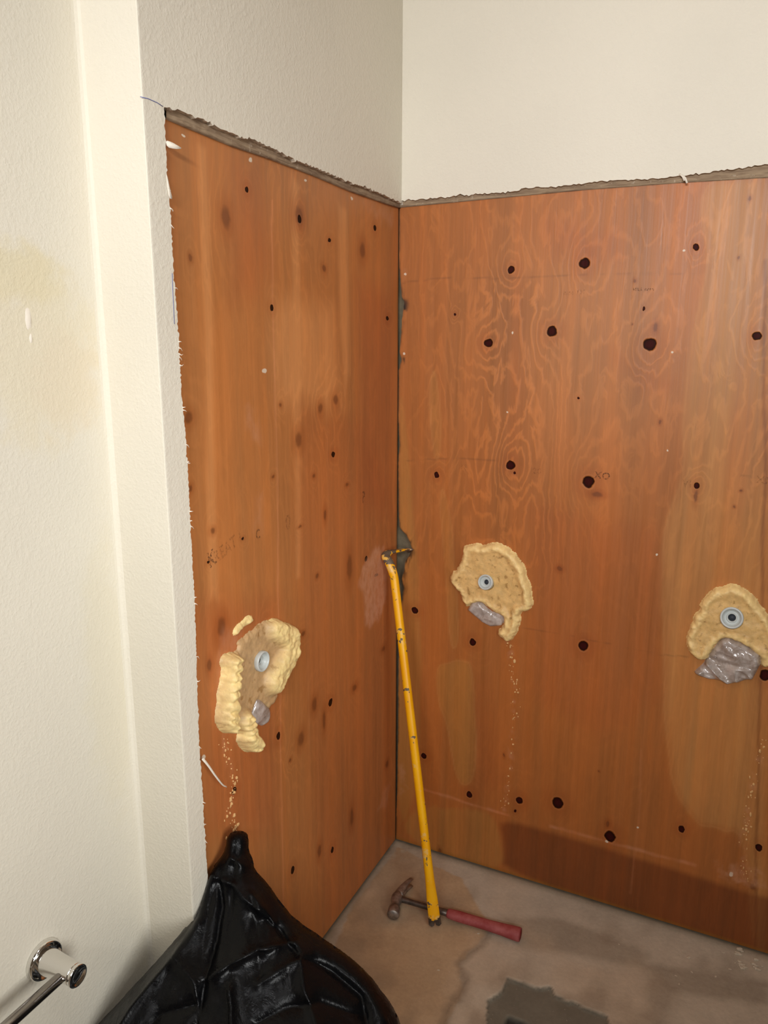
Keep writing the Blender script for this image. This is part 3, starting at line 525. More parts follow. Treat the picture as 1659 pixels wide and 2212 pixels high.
# left panel (plane x=0)
M['woodA'] = wood_material('plywood_left', 'y', D['darkA'], D['brownA'], D['specA'], 1, lin(36, 20, 10))
topA = D['woodtopA']; ztA = lambda u: np.interp(u, [p[0] for p in topA], [p[1] for p in topA])
us = np.arange(-.985, -.0015, STEP); us[-1] = -.0015; zs = np.append(np.arange(.004, 2.0, STEP), 2.0)
def ofA(U, Z): return U
V, F, U, Z, nb = panel_mesh('a', us, zs, lambda u, z, d: (np.zeros_like(u)-d, u, z))
zz = ztA(U[0]); Zm = Z.copy(); Zm = Z*(zz[None, :]/2.0)
V[:len(V)-nb, 2] = Zm.ravel(); V[len(V)-nb:, 2] *= 1.0
wu = U + .004*vnoise(U, Z, 25, 5, 5); wz = Z + .02*vnoise(U, Z, 20, 5, 6)
tint = np.ones(U.shape+(3,))*np.array(lin(182, 118, 66))
for i, (pl, k) in enumerate(zip(D['lightA'], (.5, .55, .5, .6))): lay(tint, ss(sdf(pl, wu, wz), -.010 if i < 3 else -.045, .012 if i < 3 else .05)*k, lin(214, 150, 94))
for pl, k in zip(D['redA'], (.35, .35, .25, .4)): lay(tint, ss(sdf(pl, wu, wz), -.05, .05)*k, lin(170, 88, 48))
lay(tint, ss(-pdist(D['pinkline'], wu, Z), -.004, -.0008)*.35, lin(225, 150, 105))
lay(tint, ss(-np.abs(U+.003), -.004, -.0005)*.8, lin(40, 32, 22))
fig = .28 + .4*ss(vnoise(U, Z, 5, 2, 14), .05, .6)
fig += .5*np.exp(-((U+.42)/.16)**2-((Z-1.45)/.12)**2)
cont = U*16 + .8*np.sin(Z*2.1+U*7) + 2.2*vnoise(U, Z, 5, 1.3, 12) + 2.2*knots_field(U, Z, D['brownA']+D['darkA'])
chalk = np.zeros(U.shape)
for pl, k in zip(D['chalkA'], (.8, .3, .35, .35, .22, .3)): chalk = np.maximum(chalk, k*ss(sdf(pl, U+.012*vnoise(U, Z, 45, 30, 7), Z+.02*vnoise(U, Z, 45, 30, 8)), -.014, .014))
for cr in D['crumbs'][:1]: chalk = np.maximum(chalk, .28*ss(-pdist(cr['pts'], U, Z), -.016, -.002)*ss(vnoise(U, Z, 90, 60, 9), .0, .5))
pa = build_panel('plywood_panel', V, F, nb, tint, fig, cont, chalk, M['woodA'], False, 'orange-brown knotty plywood sheet on the left side of the corner, behind the black bag')
# right panel (plane y=0)
M['woodB'] = wood_material('plywood_right', 'x', D['holesB'], D['brownB'], D['specB'], 2, lin(50, 11, 16))
gp = D['gapB']
gz = [p[1] for p in gp][::-1]; gu = [p[0] for p in gp][::-1]
us = np.concatenate([np.arange(0.0, .06, .0022), np.arange(.06, 1.34, STEP)]); zs = np.append(np.arange(.004, 2.0, .0042), 2.0)
def ofB(U, Z):
    l = np.clip(np.interp(Z, gz, gu) - .0005 + .0015*vnoise(Z, Z*0, 110, 1, 17), .0015, .06) * 1.0
    return np.where(U < .06, l + U*(.06-l)/.06, U)
V, F, U, Z, nb = panel_mesh('b', us, zs, lambda u, z, d: (u, np.zeros_like(u)+d, z), ofB)
tb = D['woodtopB']; zz = np.interp(U[-1], [p[0] for p in tb], [p[1] for p in tb]); Zm = Z*(zz[None, :]/2.0)
V[:len(V)-nb, 2] = Zm.ravel()
wu = U + .006*vnoise(U, Z, 22, 4, 15); wz = Z + .03*vnoise(U, Z, 14, 5, 16)
tint = np.ones(U.shape+(3,))*np.array(lin(170, 103, 50))
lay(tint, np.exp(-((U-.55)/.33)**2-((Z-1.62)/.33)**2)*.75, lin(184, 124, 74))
for pl, k in zip(D['brnB'], (.55, .25, .35, .3, .35, .3)): lay(tint, ss(sdf(pl, wu, wz), -.045, .04)*k, lin(164, 88, 44))
for i, (pl, k) in enumerate(zip(D['tanB'], (.7, .6, .62, .4, .4, .62))): lay(tint, ss(sdf([tuple(q) for q in smooth_poly(pl, True, 2)], wu, wz), -.010 if i else -.016, .010 if i else .020)*k*(.85+.3*vnoise(U, Z, 45, 1.5, 70+i)), lin(192, 138, 80) if i == 0 else lin(172, 122, 62))
for i, pl in enumerate([D['tanB'][0]]+D['tanB'][2:5]):
    e = sdf([tuple(q) for q in smooth_poly(pl, True, 2)], wu, wz); lay(tint, ss(-np.abs(e), -.004, -.0005)*.25*(.6+.4*vnoise(U, Z, 8, 8, 77)), lin(210, 156, 96))
dkp = [tuple(q) for q in smooth_poly(D['darkB'][0], True, 2)]; lay(tint, ss(sdf(dkp, U+.012*vnoise(U, Z, 12, 9, 33), Z), -.012, .014)*.62, lin(100, 44, 18))
dl = pdist(D['dkline'], wu, Z); lay(tint, ss(-dl, -.006, -.001)*.5, lin(110, 58, 28))
for l, k, w in zip(D['ltline'], (.5, .4, .25), (.004, .005, .003)): lay(tint, ss(-pdist(l, U+.002*vnoise(U, Z, 80, 80, 40), Z), -w*1.6, -.0005)*k*(.6+.4*vnoise(U, Z, 40, 40, 41)), lin(214, 140, 96))
for l in D['pencil']: lay(tint, ss(-pdist(l, U, Z), -.003, -.0006)*.28*ss(vnoise(U, Z, 40, 4, 44), -.4, .3), lin(70, 50, 36))
ed = U - ofB(np.zeros_like(U), Z); lay(tint, ss(-ed, -.006, -.001)*.55*ss(vnoise(U, Z, 40, 22, 50), -.5, .2), lin(60, 42, 26))
dirt = ss(-ed, -.022, -.002)*ss(vnoise(U, Z, 90, 40, 51), -.1, .3)
lay(tint, dirt*(np.exp(-((Z-1.73)/.035)**2)+np.exp(-((Z-.98)/.10)**2)*.8+np.exp(-((Z-1.58)/.02)**2)), lin(34, 24, 14))
lay(tint, ss(-Z, -.018, -.005)*.6, lin(150, 100, 34))
fig = .55*ss(Z, .9, 1.5) + .22
fig += .9*ss(vnoise(U, Z, 5, 2.6, 19), .1, .5)*ss(Z, .8, 1.2)
fig *= 1 - .55*np.exp(-((U-.03)/.05)**2)
cont = U*13 + 1.0*np.sin(Z*3+U*5) + 3.4*vnoise(U, Z, 6.5, 2.4, 27) + 2.6*knots_field(U, Z, D['holesB'])
chalk = np.zeros(U.shape)
for pl, k in zip(D['chalkB'], (.35, .3, .45)): chalk = np.maximum(chalk, k*ss(sdf(pl, U+.006*vnoise(U, Z, 60, 60, 7), Z+.006*vnoise(U, Z, 60, 60, 8)), -.010, .010)*ss(vnoise(U, Z, 50, 50, 60), -.4, .3))
for l, k in ((D['ltline'][0], .3), (D['ltline'][1], .35)): chalk = np.maximum(chalk, k*ss(-pdist(l, U, Z+.003*vnoise(U, Z, 50, 50, 61)), -.010, -.001)*ss(vnoise(U, Z, 30, 60, 62), -.3, .5))
for cr in D['crumbs'][1:]: chalk = np.maximum(chalk, .3*ss(-pdist(cr['pts'], U, Z), -.016, -.002)*ss(vnoise(U, Z, 90, 60, 9), .0, .5))
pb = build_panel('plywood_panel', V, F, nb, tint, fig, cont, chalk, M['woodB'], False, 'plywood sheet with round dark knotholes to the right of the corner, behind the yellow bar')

# ink stamps on the plywood (faded lettering)
m = Mat('faded_ink'); c = m.coord(); v = m.ramp(m.noise(c, 320, 3, .6), .40, .62)
m.base(lin(52, 38, 28)); m.set(Roughness=.8); m.put(m.b.inputs['Alpha'], m.math('MULTIPLY', v, .6)); M['ink'] = m.m
m = Mat('faint_ink'); c = m.coord(); v = m.ramp(m.noise(c, 320, 3, .6), .42, .66)
m.base(lin(70, 46, 30)); m.set(Roughness=.8); m.put(m.b.inputs['Alpha'], m.math('MULTIPLY', v, .32)); M['ink2'] = m.m
def stamp(text, pos, size, plane, mat, parent, rot=0.0, stretch=1.0):
    cu = bpy.data.curves.new('stamp', 'FONT'); cu.body = text; cu.size = size; cu.align_x = 'CENTER'; cu.align_y = 'CENTER'; cu.resolution_u = 3
    cu.space_character = 1.1; cu.offset = size*.02
    t = bpy.data.objects.new('tmp', cu); COL.objects.link(t); bpy.context.view_layer.update()
    me = bpy.data.meshes.new_from_object(t); bpy.data.objects.remove(t)
    Rr = Matrix.Rotation(rot, 3, 'Z')
    for vtx in me.vertices:
        q = Rr @ Vector((vtx.co.x, vtx.co.y*stretch, 0))
        vtx.co = (.0005, pos[0]+q.x, pos[1]+q.y) if plane == 'A' else (pos[0]+q.x, -.0005, pos[1]+q.y)
    link('ink_stamp', me, mat, parent, smooth=False)
L = D['letters']
stamp('P', L['P'], .030, 'A', M['ink'], pa, 0, 1.5); stamp('C', L['C'], .022, 'A', M['ink'], pa, 0, 1.4)
stamp('K', L['K'], .036, 'A', M['ink'], pa, .25, 1.3); stamp('REAT L', ((L['K'][0]+L['K2'][0])/2+.02, (L['K'][1]+L['K2'][1])/2+.004), .030, 'A', M['ink2'], pa, .28, 1.3)
stamp('0', L['smudge'], .042, 'A', M['ink2'], pa, 0, 1.2)
stamp('20', L['n20'], .022, 'B', M['ink2'], pb); stamp('XO', L['n30'], .026, 'B', M['ink'], pb, -.05); stamp('N', L['n1'], .022, 'B', M['ink2'], pb)
stamp('VI', L['vi'], .026, 'B', M['ink2'], pb); stamp('MILL  CERTIFIED'[:4]+' nnrn', (L['row'][0], L['row'][1]), .011, 'B', M['ink'], pb); stamp('mm TH', L['row2'], .016, 'B', M['ink2'], pb); stamp('XX', L['w'], .026, 'B', M['ink2'], pb)

# ------------------------------------------------------------------ expanding foam round the three pipe stubs
def foam_material(name, puff, flat):
    m = Mat(name); c = m.coord(); fl = m.attr('flat')
    n1 = m.noise(c, 60, 4, .6); n2 = m.noise(c, 220, 3, .6)
    cc = m.mix(m.ramp(n1, .3, .75), tuple(a*.86 for a in puff), tuple(min(1, a*1.08) for a in puff))
    cf = m.mix(m.ramp(n1, .3, .7), tuple(a*.8 for a in flat), flat)
    cc = m.mix(fl, cc, cf)
    pores = m.ramp(m.noise(c, 52, 3, .55), .56, .68, 0, 1)
    cc = m.mix(m.math('MULTIPLY', pores, m.math('MULTIPLY_ADD', fl, .55, .08)), cc, lin(150, 108, 52))
    m.base(cc); m.set(Roughness=m.math('MULTIPLY_ADD', n1, .2, .42), Subsurface_Weight=.15, Subsurface_Scale=.004, Subsurface_Radius=(1, .7, .35))
    m.bump(m.math('ADD', n1, m.math('MULTIPLY', n2, .4)), .55, .0025)
    return m.m
M['foam'] = foam_material('polyurethane_foam', lin(250, 214, 146), lin(232, 190, 122))
M['foam_brown'] = foam_material('polyurethane_foam_scraped', lin(252, 220, 152), lin(206, 168, 120))
def foam(name, poly, plane, hfun, mat, step=.0024, rim=.022, frill=.0035, label=None, bore=None):
    P = np.array(poly); lo = P.min(0)-.012; hi = P.max(0)+.012
    us = np.arange(lo[0], hi[0], step); zs = np.arange(lo[1], hi[1], step); U, Z = np.meshgrid(us, zs)
    sm = [tuple(p) for p in smooth_poly(poly, True, 1)]
    s = sdf(sm, U, Z) + frill*vnoise(U, Z, 85, 85, 5, 2) + .002
    t = np.clip(s/rim, 0, 1); prof_ = np.sqrt(np.clip(1-(1-t)**2.2, 0, 1))
    H, flat = hfun(U, Z, s); H = H*prof_
    if bore is not None: H = np.where(np.hypot(U-bore[0], Z-bore[1]) < bore[2], .001, H)
    H = np.where(s > 0, H, -.0004)
    keep = s > -step*1.8; nu = len(us); idx = -np.ones(U.size, int); k = np.flatnonzero(keep.ravel()); idx[k] = np.arange(len(k))
    u_, z_, h_ = U.ravel()[k], Z.ravel()[k], H.ravel()[k]
    V = np.stack([h_, u_, z_], 1) if plane == 'A' else np.stack([u_, -h_, z_], 1)
    F = []
    for f in grid_faces(nu, len(zs)):
        g = [idx[i] for i in f]
        if min(g) >= 0: F.append(tuple(g))
    me = mesh_of(name, V, F); add_f(me, 'flat', np.clip(flat.ravel()[k], 0, 1))
    return link(name, me, mat, label=label, cat='foam' if label else None)
def h1(U, Z, s):
    c = D['stubs']['s1']; r = np.hypot(U-c[0], Z-c[1]); rimz = ss(-s, -.03, -.008)
    H = .017 + .005*rimz + .004*vnoise(U, Z, 22, 22, 11) + .005*vnoise(U, Z, 75, 75, 12)*rimz + .004*ss(U-c[0], .0, .05)*ss(-s, -.035, -.015)
    return H, 1-ss(-s, -.024, -.012)
f1 = foam('foam_patch', D['foam1'], 'B', h1, M['foam'], bore=(*D['stubs']['s1'], .020), label='yellow foam blob on the right plywood nearest the yellow bar')
def h3(U, Z, s):
    rimz = ss(-s, -.028, -.006)
    return .018+.006*rimz+.004*vnoise(U, Z, 35, 35, 13)+.006*vnoise(U, Z, 80, 80, 14)*rimz, 1-ss(-s, -.024, -.010)
f3 = foam('foam_patch', D['foam3'], 'B', h3, M['foam'], bore=(*D['stubs']['s3'], .0245), label='arched yellow foam blob at the right edge of the photo, above crumpled film')
def h2(U, Z, s):
    b = pdist(D['foam2_band'], U, Z); t = pdist(D['foam2_tail'], U, Z); l = pdist(D['foam2_lobe'], U, Z)
    puff = np.maximum(np.maximum(ss(-b, -.034, -.010), ss(-t, -.034, -.012)), ss(-l, -.045, -.02))
    rib = np.abs(np.sin(Z*170+U*60+3*vnoise(U, Z, 18, 18, 5)))
    return .008 + puff*(.022+.007*rib*(1-ss(-l, -.045, -.02))) + (.006*vnoise(U, Z, 38, 38, 15) + .003*vnoise(U, Z, 110, 110, 16))*(.3+.7*puff), 1-puff
f2 = foam('foam_patch', D['foam2'], 'A', h2, M['foam_brown'], rim=.014, bore=(*D['stubs']['s2'], .021), label='long scraped foam lump with drips on the left plywood sheet, above the black bag')
f2b = foam('foam_patch', D['foam2b'], 'A', lambda U, Z, s: (.006+.004*vnoise(U, Z, 90, 90, 3), np.zeros_like(U)), M['foam_brown'], rim=.006, frill=.003, label='thin stray foam smear just above left of the scraped foam lump')

M['pvc'] = plain('white_pvc', lin(196, 200, 196), .32, bumpscale=60, bumpstr=.05, var=.05, Specular_IOR_Level=.5)
M['bore'] = plain('dark_bore', lin(40, 44, 52), .6)
def stub(c, plane, r, h0, label, tilt=(0, 0, 0)):
    ax = Vector((1, 0, 0) if plane == 'A' else (0, -1, 0)) + Vector(tilt); ax.normalize()
    base = Vector((0, c[0], c[1]) if plane == 'A' else (c[0], 0, c[1]))
    root = empty('pipe_stub', base, label, 'pipe')
    rim = link('collar', lathe('collar', base, ax, [(0, r), (h0, r), (h0+.002, r*.98), (h0+.003, r*.93), (h0+.003, r*.82), (h0-.001, r*.78), (h0-.006, r*.74), (h0-.010, r*.60), (h0-.011, r*.48), (h0-.006, r*.46), (h0-.005, r*.40), (h0-.007, r*.34), (h0-.020, r*.30)]), M['pvc'])
    hole = link('bore', lathe('bore', base, ax, [(h0-.030, r*.33), (h0-.012, r*.33)], 24), M['bore'])
    place([rim, hole], root)
s_ = D['stubs']
stub(s_['s1'], 'B', .0225, .026, 'white plastic pipe stub in the foam nearest the yellow bar', (-.05, 0, .25))
stub(s_['s3'], 'B', .0275, .029, 'white plastic pipe stub in the foam at the right edge', (-.05, 0, .25))
stub(s_['s2'], 'A', .0235, .015, 'white plastic pipe stub in the scraped foam on the left plywood')

m = Mat('clear_plastic_film'); c = m.coord(); v = m.noise(c, 40, 4, .6, 1.0)
m.base(m.mix(m.ramp(v, .3, .7), lin(158, 142, 130), lin(200, 188, 180))); m.set(Roughness=.16, Specular_IOR_Level=1.0, Alpha=.9); m.bump(m.noise(c, 55, 3, .5, 1.5), .35, .003); M['film'] = m.m
def film(poly, plane, hmax, seed, label):
    P = np.array(poly); lo = P.min(0)-.004; hi = P.max(0)+.004; st = .0018
    us = np.arange(lo[0], hi[0], st); zs = np.arange(lo[1], hi[1], st); U, Z = np.meshgrid(us, zs)
    s = sdf([tuple(p) for p in poly], U, Z) + .001
    t = np.clip(s/.012, 0, 1)
    a = .8; q = 1.3*np.abs(vnoise(U*math.cos(a)+Z*math.sin(a), -U*math.sin(a)+Z*math.cos(a), 34, 9, seed, 1)) + .5*np.abs(vnoise(U, Z, 22, 50, seed+3, 2))
    H = hmax*(np.sqrt(np.clip(1-(1-t)**2, 0, 1)))*(.75+.5*(.5-q)); H = np.where(s > 0, H, -.001)
    keep = s > -st*1.6; idx = -np.ones(U.size, int); k = np.flatnonzero(keep.ravel()); idx[k] = np.arange(len(k))
    u_, z_, h_ = U.ravel()[k], Z.ravel()[k], H.ravel()[k]
    V = np.stack([h_, u_, z_], 1) if plane == 'A' else np.stack([u_, -h_, z_], 1)
    F = [tuple(idx[i] for i in f) for f in grid_faces(len(us), len(zs)) if min(idx[i] for i in f) >= 0]
    return link('plastic_film', mesh_of('plastic_film', V, F), M['film'], label=label, cat='plastic film')
film(D['film1'], 'B', .016, 1, 'small grey film scrap tucked under the foam nearest the yellow bar')
film(D['film3'], 'B', .030, 2, 'large crumpled shiny film bag under the foam at the right edge')
film(D['film2'], 'A', .014, 3, 'grey film scrap under the scraped foam on the left plywood')

# crumbs of foam stuck below the blobs
M['crumb'] = plain('foam_crumbs', lin(226, 180, 120), .7)
def crumbs(name, pts, plane, n, label, seed):
    r = random.Random(seed); bm = bmesh.new()
    for _ in range(n):
        i = r.randrange(len(pts)-1); q = Vector(pts[i]).lerp(Vector(pts[i+1]), r.random()) + Vector((r.gauss(0, .007), r.gauss(0, .006)))
        s = r.uniform(.0008, .0024) if r.random() < .8 else r.uniform(.0024, .0042)
        co = Vector((s*.4, q.x, q.y)) if plane == 'A' else Vector((q.x, -s*.4, q.y))
        g = bmesh.ops.create_icosphere(bm, subdivisions=1, radius=s)
        k = Vector((r.uniform(.5, 1.2), r.uniform(.5, 1.2), r.uniform(.6, 1.9)))
        for v in g['verts']: v.co = Vector((v.co.x*k.x, v.co.y*k.y, v.co.z*k.z))*(1+.3*r.random()) + co
    me = bpy.data.meshes.new(name); bm.to_mesh(me); bm.free()
    link(name, me, M['crumb'], kind='stuff', label=label, cat='foam crumbs', smooth=False)
crumbs('foam_crumbs', D['crumbs'][0]['pts'], 'A', 75, 'trail of foam crumbs on the left plywood down to the black bag', 1)
crumbs('foam_crumbs', D['crumbs'][1]['pts'], 'B', 60, 'trail of foam crumbs below the middle foam blob', 2)
crumbs('foam_crumbs', D['crumbs'][2]['pts'], 'B', 55, 'foam crumbs low on the plywood at the right edge', 3)

# ------------------------------------------------------------------ yellow wrecking bar leaning in the corner
m = Mat('chipped_yellow_paint'); c = m.coord(); x, y, z = m.sep(c)
n1 = m.noise(c, 48, 3, .55)
zone = m.math('MAXIMUM', m.ramp(z, .92, 1.03), m.ramp(z, .10, .02))
zone = m.math('MAXIMUM', zone, m.ramp(m.math('ABSOLUTE', m.math('SUBTRACT', z, .80)), .035, .0, 0, .95))
zone = m.math('MAXIMUM', zone, m.ramp(m.math('ABSOLUTE', m.math('SUBTRACT', z, .20)), .09, .0, 0, .35))
chip = m.ramp(m.math('MULTIPLY_ADD', zone, .155, n1), .66, .68)
pale = m.ramp(m.math('MULTIPLY_ADD', zone, .15, m.noise(c, 45, 3, .6)), .62, .70, 0, .6)
yel = m.mix(m.ramp(m.noise(c, 14, 3, .5), .3, .7), lin(246, 172, 0), lin(252, 186, 8))
cc = m.mix(pale, yel, lin(226, 190, 120)); cc = m.mix(chip, cc, lin(112, 98, 82))
m.base(cc); m.set(Roughness=m.math('MULTIPLY_ADD', chip, .2, .38), Metallic=m.math('MULTIPLY', chip, .4)); m.bump(m.math('SUBTRACT', 1.0, chip), .3, .0006); M['yellow'] = m.m
M['steel'] = plain('worn_steel', lin(150, 140, 130), .42, .75, bumpscale=140, bumpstr=.3, var=.35, varscale=60)
M['dark_steel'] = plain('dark_steel', lin(98, 88, 80), .38, .7, bumpscale=120, bumpstr=.25, var=.35, varscale=50)
bp = [Vector(p) for p in D['bar_path']]
foot, T = bp[1], bp[2]
path = [foot.lerp(T, t) for t in (0, .02, .045, .07, .10, .14, .3, .5, .7, .85, 1)]
nstraight = len(path); curve_pts = bp[2:]
def catmull(P, k=5):
    out = []
    for i in range(len(P)-1):
        p0, p1, p2, p3 = P[max(i-1, 0)], P[i], P[i+1], P[min(i+2, len(P)-1)]
        for j in range(k):
            t = j/k; out.append(.5*((2*p1)+(p2-p0)*t+(2*p0-5*p1+4*p2-p3)*t*t+(3*p1-p0-3*p2+p3)*t**3))
    return out+[P[-1]]
hook = catmull(curve_pts, 5)
full = path + hook[1:]
def bar_ring(i):
    if i < nstraight:
        t = (0, .02, .045, .07, .10, .14, .3, .5, .7, .85, 1)[i]
        k = float(ss(np.array(t), .03, .15)); a = .0165*(1-k)+.0125*k; b = .0065*(1-k)+.0120*k
    else:
        t = (i-nstraight)/(len(full)-nstraight-1); a = .0125+.001*math.sin(t*3); b = .0120*(1-t)+.0028*t
        if t > .5: a = .0125+.002*(t-.5)
    # rounded hexagonal section
    return [(a*1.06*math.cos(th)*(1 if k_ % 2 == 0 else .96), b*1.06*math.sin(th)*(1 if k_ % 2 == 0 else .96)) for k_, th in enumerate([2*math.pi*q/12 for q in range(12)])]
bar = empty('wrecking_bar', (foot.x, foot.y, 0), 'long yellow wrecking bar leaning in the corner, its foot across the hammer', 'pry bar')
shaft = link('shaft', tube_mesh('shaft', full, bar_ring), M['yellow'])
md = shaft.modifiers.new('sub', 'SUBSURF'); md.levels = 1; md.render_levels = 2
# split chisel claw at the foot, bare metal
def claw_mesh():
    bm = bmesh.new(); ax = (T-foot).normalized(); a = (Vector((.9, .436, 0))); a.normalize(); a = (a-ax*a.dot(ax)).normalized(); b = ax.cross(a)
    outl = [(-.0172, .010), (-.0180, -.008), (-.010, -.014), (-.003, -.011), (0, .000), (.003, -.011), (.011, -.014), (.0182, -.008), (.0172, .010)]
    for sgn in (1,):
        top = [bm.verts.new(foot + a*x + ax*y_ + b*(.0055 if y_ > 0 else .0022)) for x, y_ in outl]
        bot = [bm.verts.new(foot + a*x + ax*y_ - b*(.0055 if y_ > 0 else .0022)) for x, y_ in outl]
        bm.faces.new(top); bm.faces.new(bot[::-1])
        for i in range(len(outl)):
            j = (i+1) % len(outl); bm.faces.new((top[j], top[i], bot[i], bot[j]))
    bmesh.ops.recalc_face_normals(bm, faces=bm.faces); bmesh.ops.triangulate(bm, faces=bm.faces)
    me = bpy.data.meshes.new('claw'); bm.to_mesh(me); bm.free(); return me
claw = link('claw', claw_mesh(), M['dark_steel'], label='bare dark steel split claw', smooth=False)
tipc = link('chisel_tip', tube_mesh('chisel_tip', [full[-1]+(full[-3]-full[-1])*.9, full[-1]+(full[-1]-full[-3]).normalized()*.001, full[-1]+(full[-1]-full[-3]).normalized()*.004], lambda i: [((.0145, .0150, .0130)[i]*math.cos(2*math.pi*q/10), (.0055, .0040, .0014)[i]*math.sin(2*math.pi*q/10)) for q in range(10)]), M['steel'], label='worn bare steel tip')
place([shaft, claw, tipc], bar)

# ------------------------------------------------------------------ claw hammer on the floor
H = D['hammer']; J = Vector((*H['joint'], .019)); E = Vector((*H['end'], .021)); CL = Vector((*H['claw'], .017)); FC = Vector((*H['face'], .018))
hammer = empty('claw_hammer', (J.x, J.y, 0), 'claw hammer with red rubber grip lying on the concrete under the yellow bar', 'hammer')
hd = (E-J).normalized(); N = J.lerp(E, .40)
headc = J - hd*.012
def oct_tube(name, pts, radii, mat, n=16, label=None):
    pts = [Vector(p) for p in pts]; V = []
    for i, p in enumerate(pts):
        t = (pts[min(i+1, len(pts)-1)]-pts[max(i-1, 0)]).normalized(); b = Vector((0, 0, 1)); b = (b-t*b.dot(t)).normalized(); a = t.cross(b)
        ra, rb = radii[i]
        for k in range(n):
            th = 2*math.pi*k/n; V.append(p + a*ra*math.cos(th) + b*rb*math.sin(th))
    F = grid_faces(n, len(pts), True) + [tuple(range(n-1, -1, -1)), tuple((len(pts)-1)*n+k for k in range(n))]
    o = link(name, mesh_of(name, V, F), mat, label=label); return o
neck = oct_tube('neck', [J.lerp(E, t) for t in (-.02, .03, .1, .25, .36, .44)], [(.010, .009), (.009, .0085), (.0078, .0080), (.0082, .0078), (.0105, .009), (.011, .009)], M['dark_steel'], label='dark steel neck')
m = Mat('red_rubber'); c = m.coord(); nn = m.noise(c, 26, 4, .6); n2 = m.noise(c, 210, 2, .5)
m.base(m.mix(m.ramp(nn, .35, .75), lin(148, 58, 58), lin(176, 96, 94))); m.set(Roughness=.6); m.bump(n2, .3, .0008); M['red'] = m.m
M['red_dark'] = plain('dark_red_rubber', lin(120, 30, 28), .7)
gp_ = [.40, .405, .42, .5, .62, .75, .86, .94, .985, 1.0]
grip = oct_tube('grip', [J.lerp(E, t) for t in gp_], [(.008, .007), (.0125, .0105), (.0150, .0125), (.0165, .0140), (.0160, .0138), (.0160, .0142), (.0178, .0155), (.0200, .0172), (.0208, .0178), (.0196, .0168)], M['red'], 20, 'dusty red rubber grip')
butt = oct_tube('butt_cap', [J.lerp(E, 1.0), J.lerp(E, 1.004)], [(.0150, .0130), (.0142, .0122)], M['red_dark'], 20)
hv = (FC-headc); hdir = Vector((hv.x, hv.y, 0)).normalized(); side = Vector((0, 0, 1))
pollpts = [headc - hdir*.016, headc - hdir*.004, headc+hdir*.012, headc+hdir*.024, headc+hdir*.040, headc+hdir*.044, headc+hdir*.062, headc+hdir*.068, headc+hdir*.072]
poll = [(.012, .013), (.0172, .0165), (.0172, .0165), (.0130, .0130), (.0128, .0128), (.0172, .0165), (.0182, .0172), (.0180, .0170), (.0155, .0150)]
head = oct_tube('head', pollpts, poll, M['steel'], 18, 'worn steel head')
# curved claw: two prongs
cv = (CL-headc); cdir = Vector((cv.x, cv.y, 0)).normalized()
cl = []
for sgn in (-1, 1):
    pts = []; rad = []
    for k in range(7):
        t = k/6; pts.append(headc + cdir*(.010+.075*t) + hd*(.016*t*t) + Vector((0, 0, sgn*(.0045+.0075*t) - .003*t)))
        rad.append((.0125*(1-t)+.0045*t+.002, .0068*(1-t)+.0022*t))
    cl.append(oct_tube('claw_prong', pts, rad, M['steel'], 12))
place([neck, grip, butt, head]+cl, hammer)

# ------------------------------------------------------------------ black refuse bag slumped against the pier
ap, e1, sd_, nb_ = [np.array(v) for v in D['bag_frame']]
outl = [tuple(p) for p in smooth_poly(D['bag_out'], True, 1)]
P = np.array(outl); st = .0034
as_ = np.arange(P[:, 0].min()-.02, P[:, 0].max()+.02, st); bs = np.arange(P[:, 1].min()-.02, P[:, 1].max()+.02, st)
Aa, Bb = np.meshgrid(as_, bs)
s = sdf(outl, Aa, Bb) + .0012*vnoise(Aa, Bb, 60, 60, 1)
wA = Aa + .010*vnoise(Aa, Bb, 14, 14, 31); wB = Bb + .010*vnoise(Aa, Bb, 14, 14, 32)
depth = .03 + .24*ss(Bb, .02, .75)
rimw = .02 + .19*ss(Bb, .0, .55)
t = np.clip(s/rimw, 0, 1); pf = np.sqrt(np.clip(1-(1-t)**2, 0, 1))
Hh = depth*pf
fade = ss(s, .0, .03)
def facets(X, Y, sx, sy, seed, ang):
    """creased plates: upper envelope of random tilted planes round scattered seeds (sharp folds like film)"""
    r = np.random.RandomState(seed); c_, s_2 = math.cos(ang), math.sin(ang)
    x = (X*c_+Y*s_2)*sx; y = (-X*s_2+Y*c_)*sy; xi = np.floor(x).astype(int); yi = np.floor(y).astype(int)
    T = r.rand(64, 64, 4); best = np.full(X.shape, 1e9); h = np.zeros(X.shape)
    for dx in (-1, 0, 1):
        for dy in (-1, 0, 1):
            q = T[(xi+dx) % 64, (yi+dy) % 64]; px_ = xi+dx+q[..., 0]; py_ = yi+dy+q[..., 1]
            d = (x-px_)**2+(y-py_)**2; best_new = d < best
            best = np.where(best_new, d, best)
    return np.sqrt(best)
fz = .020*facets(wA, wB, 5.5, 3.2, 3, .45) + .006*facets(wA, wB, 9, 5, 4, -.7) + .0012*facets(wA, wB, 30, 16, 8, .3)
Hh = Hh - (fz-.014)*fade*1.0*(.4+.6*ss(Bb, .03, .25))
for pts, amp, w in D['bag_creases']:
    d = pdist(pts, Aa, Bb); Hh = Hh + (amp*np.exp(-d/w*1.25) + .22*amp*np.exp(-(d/.0045)))*fade
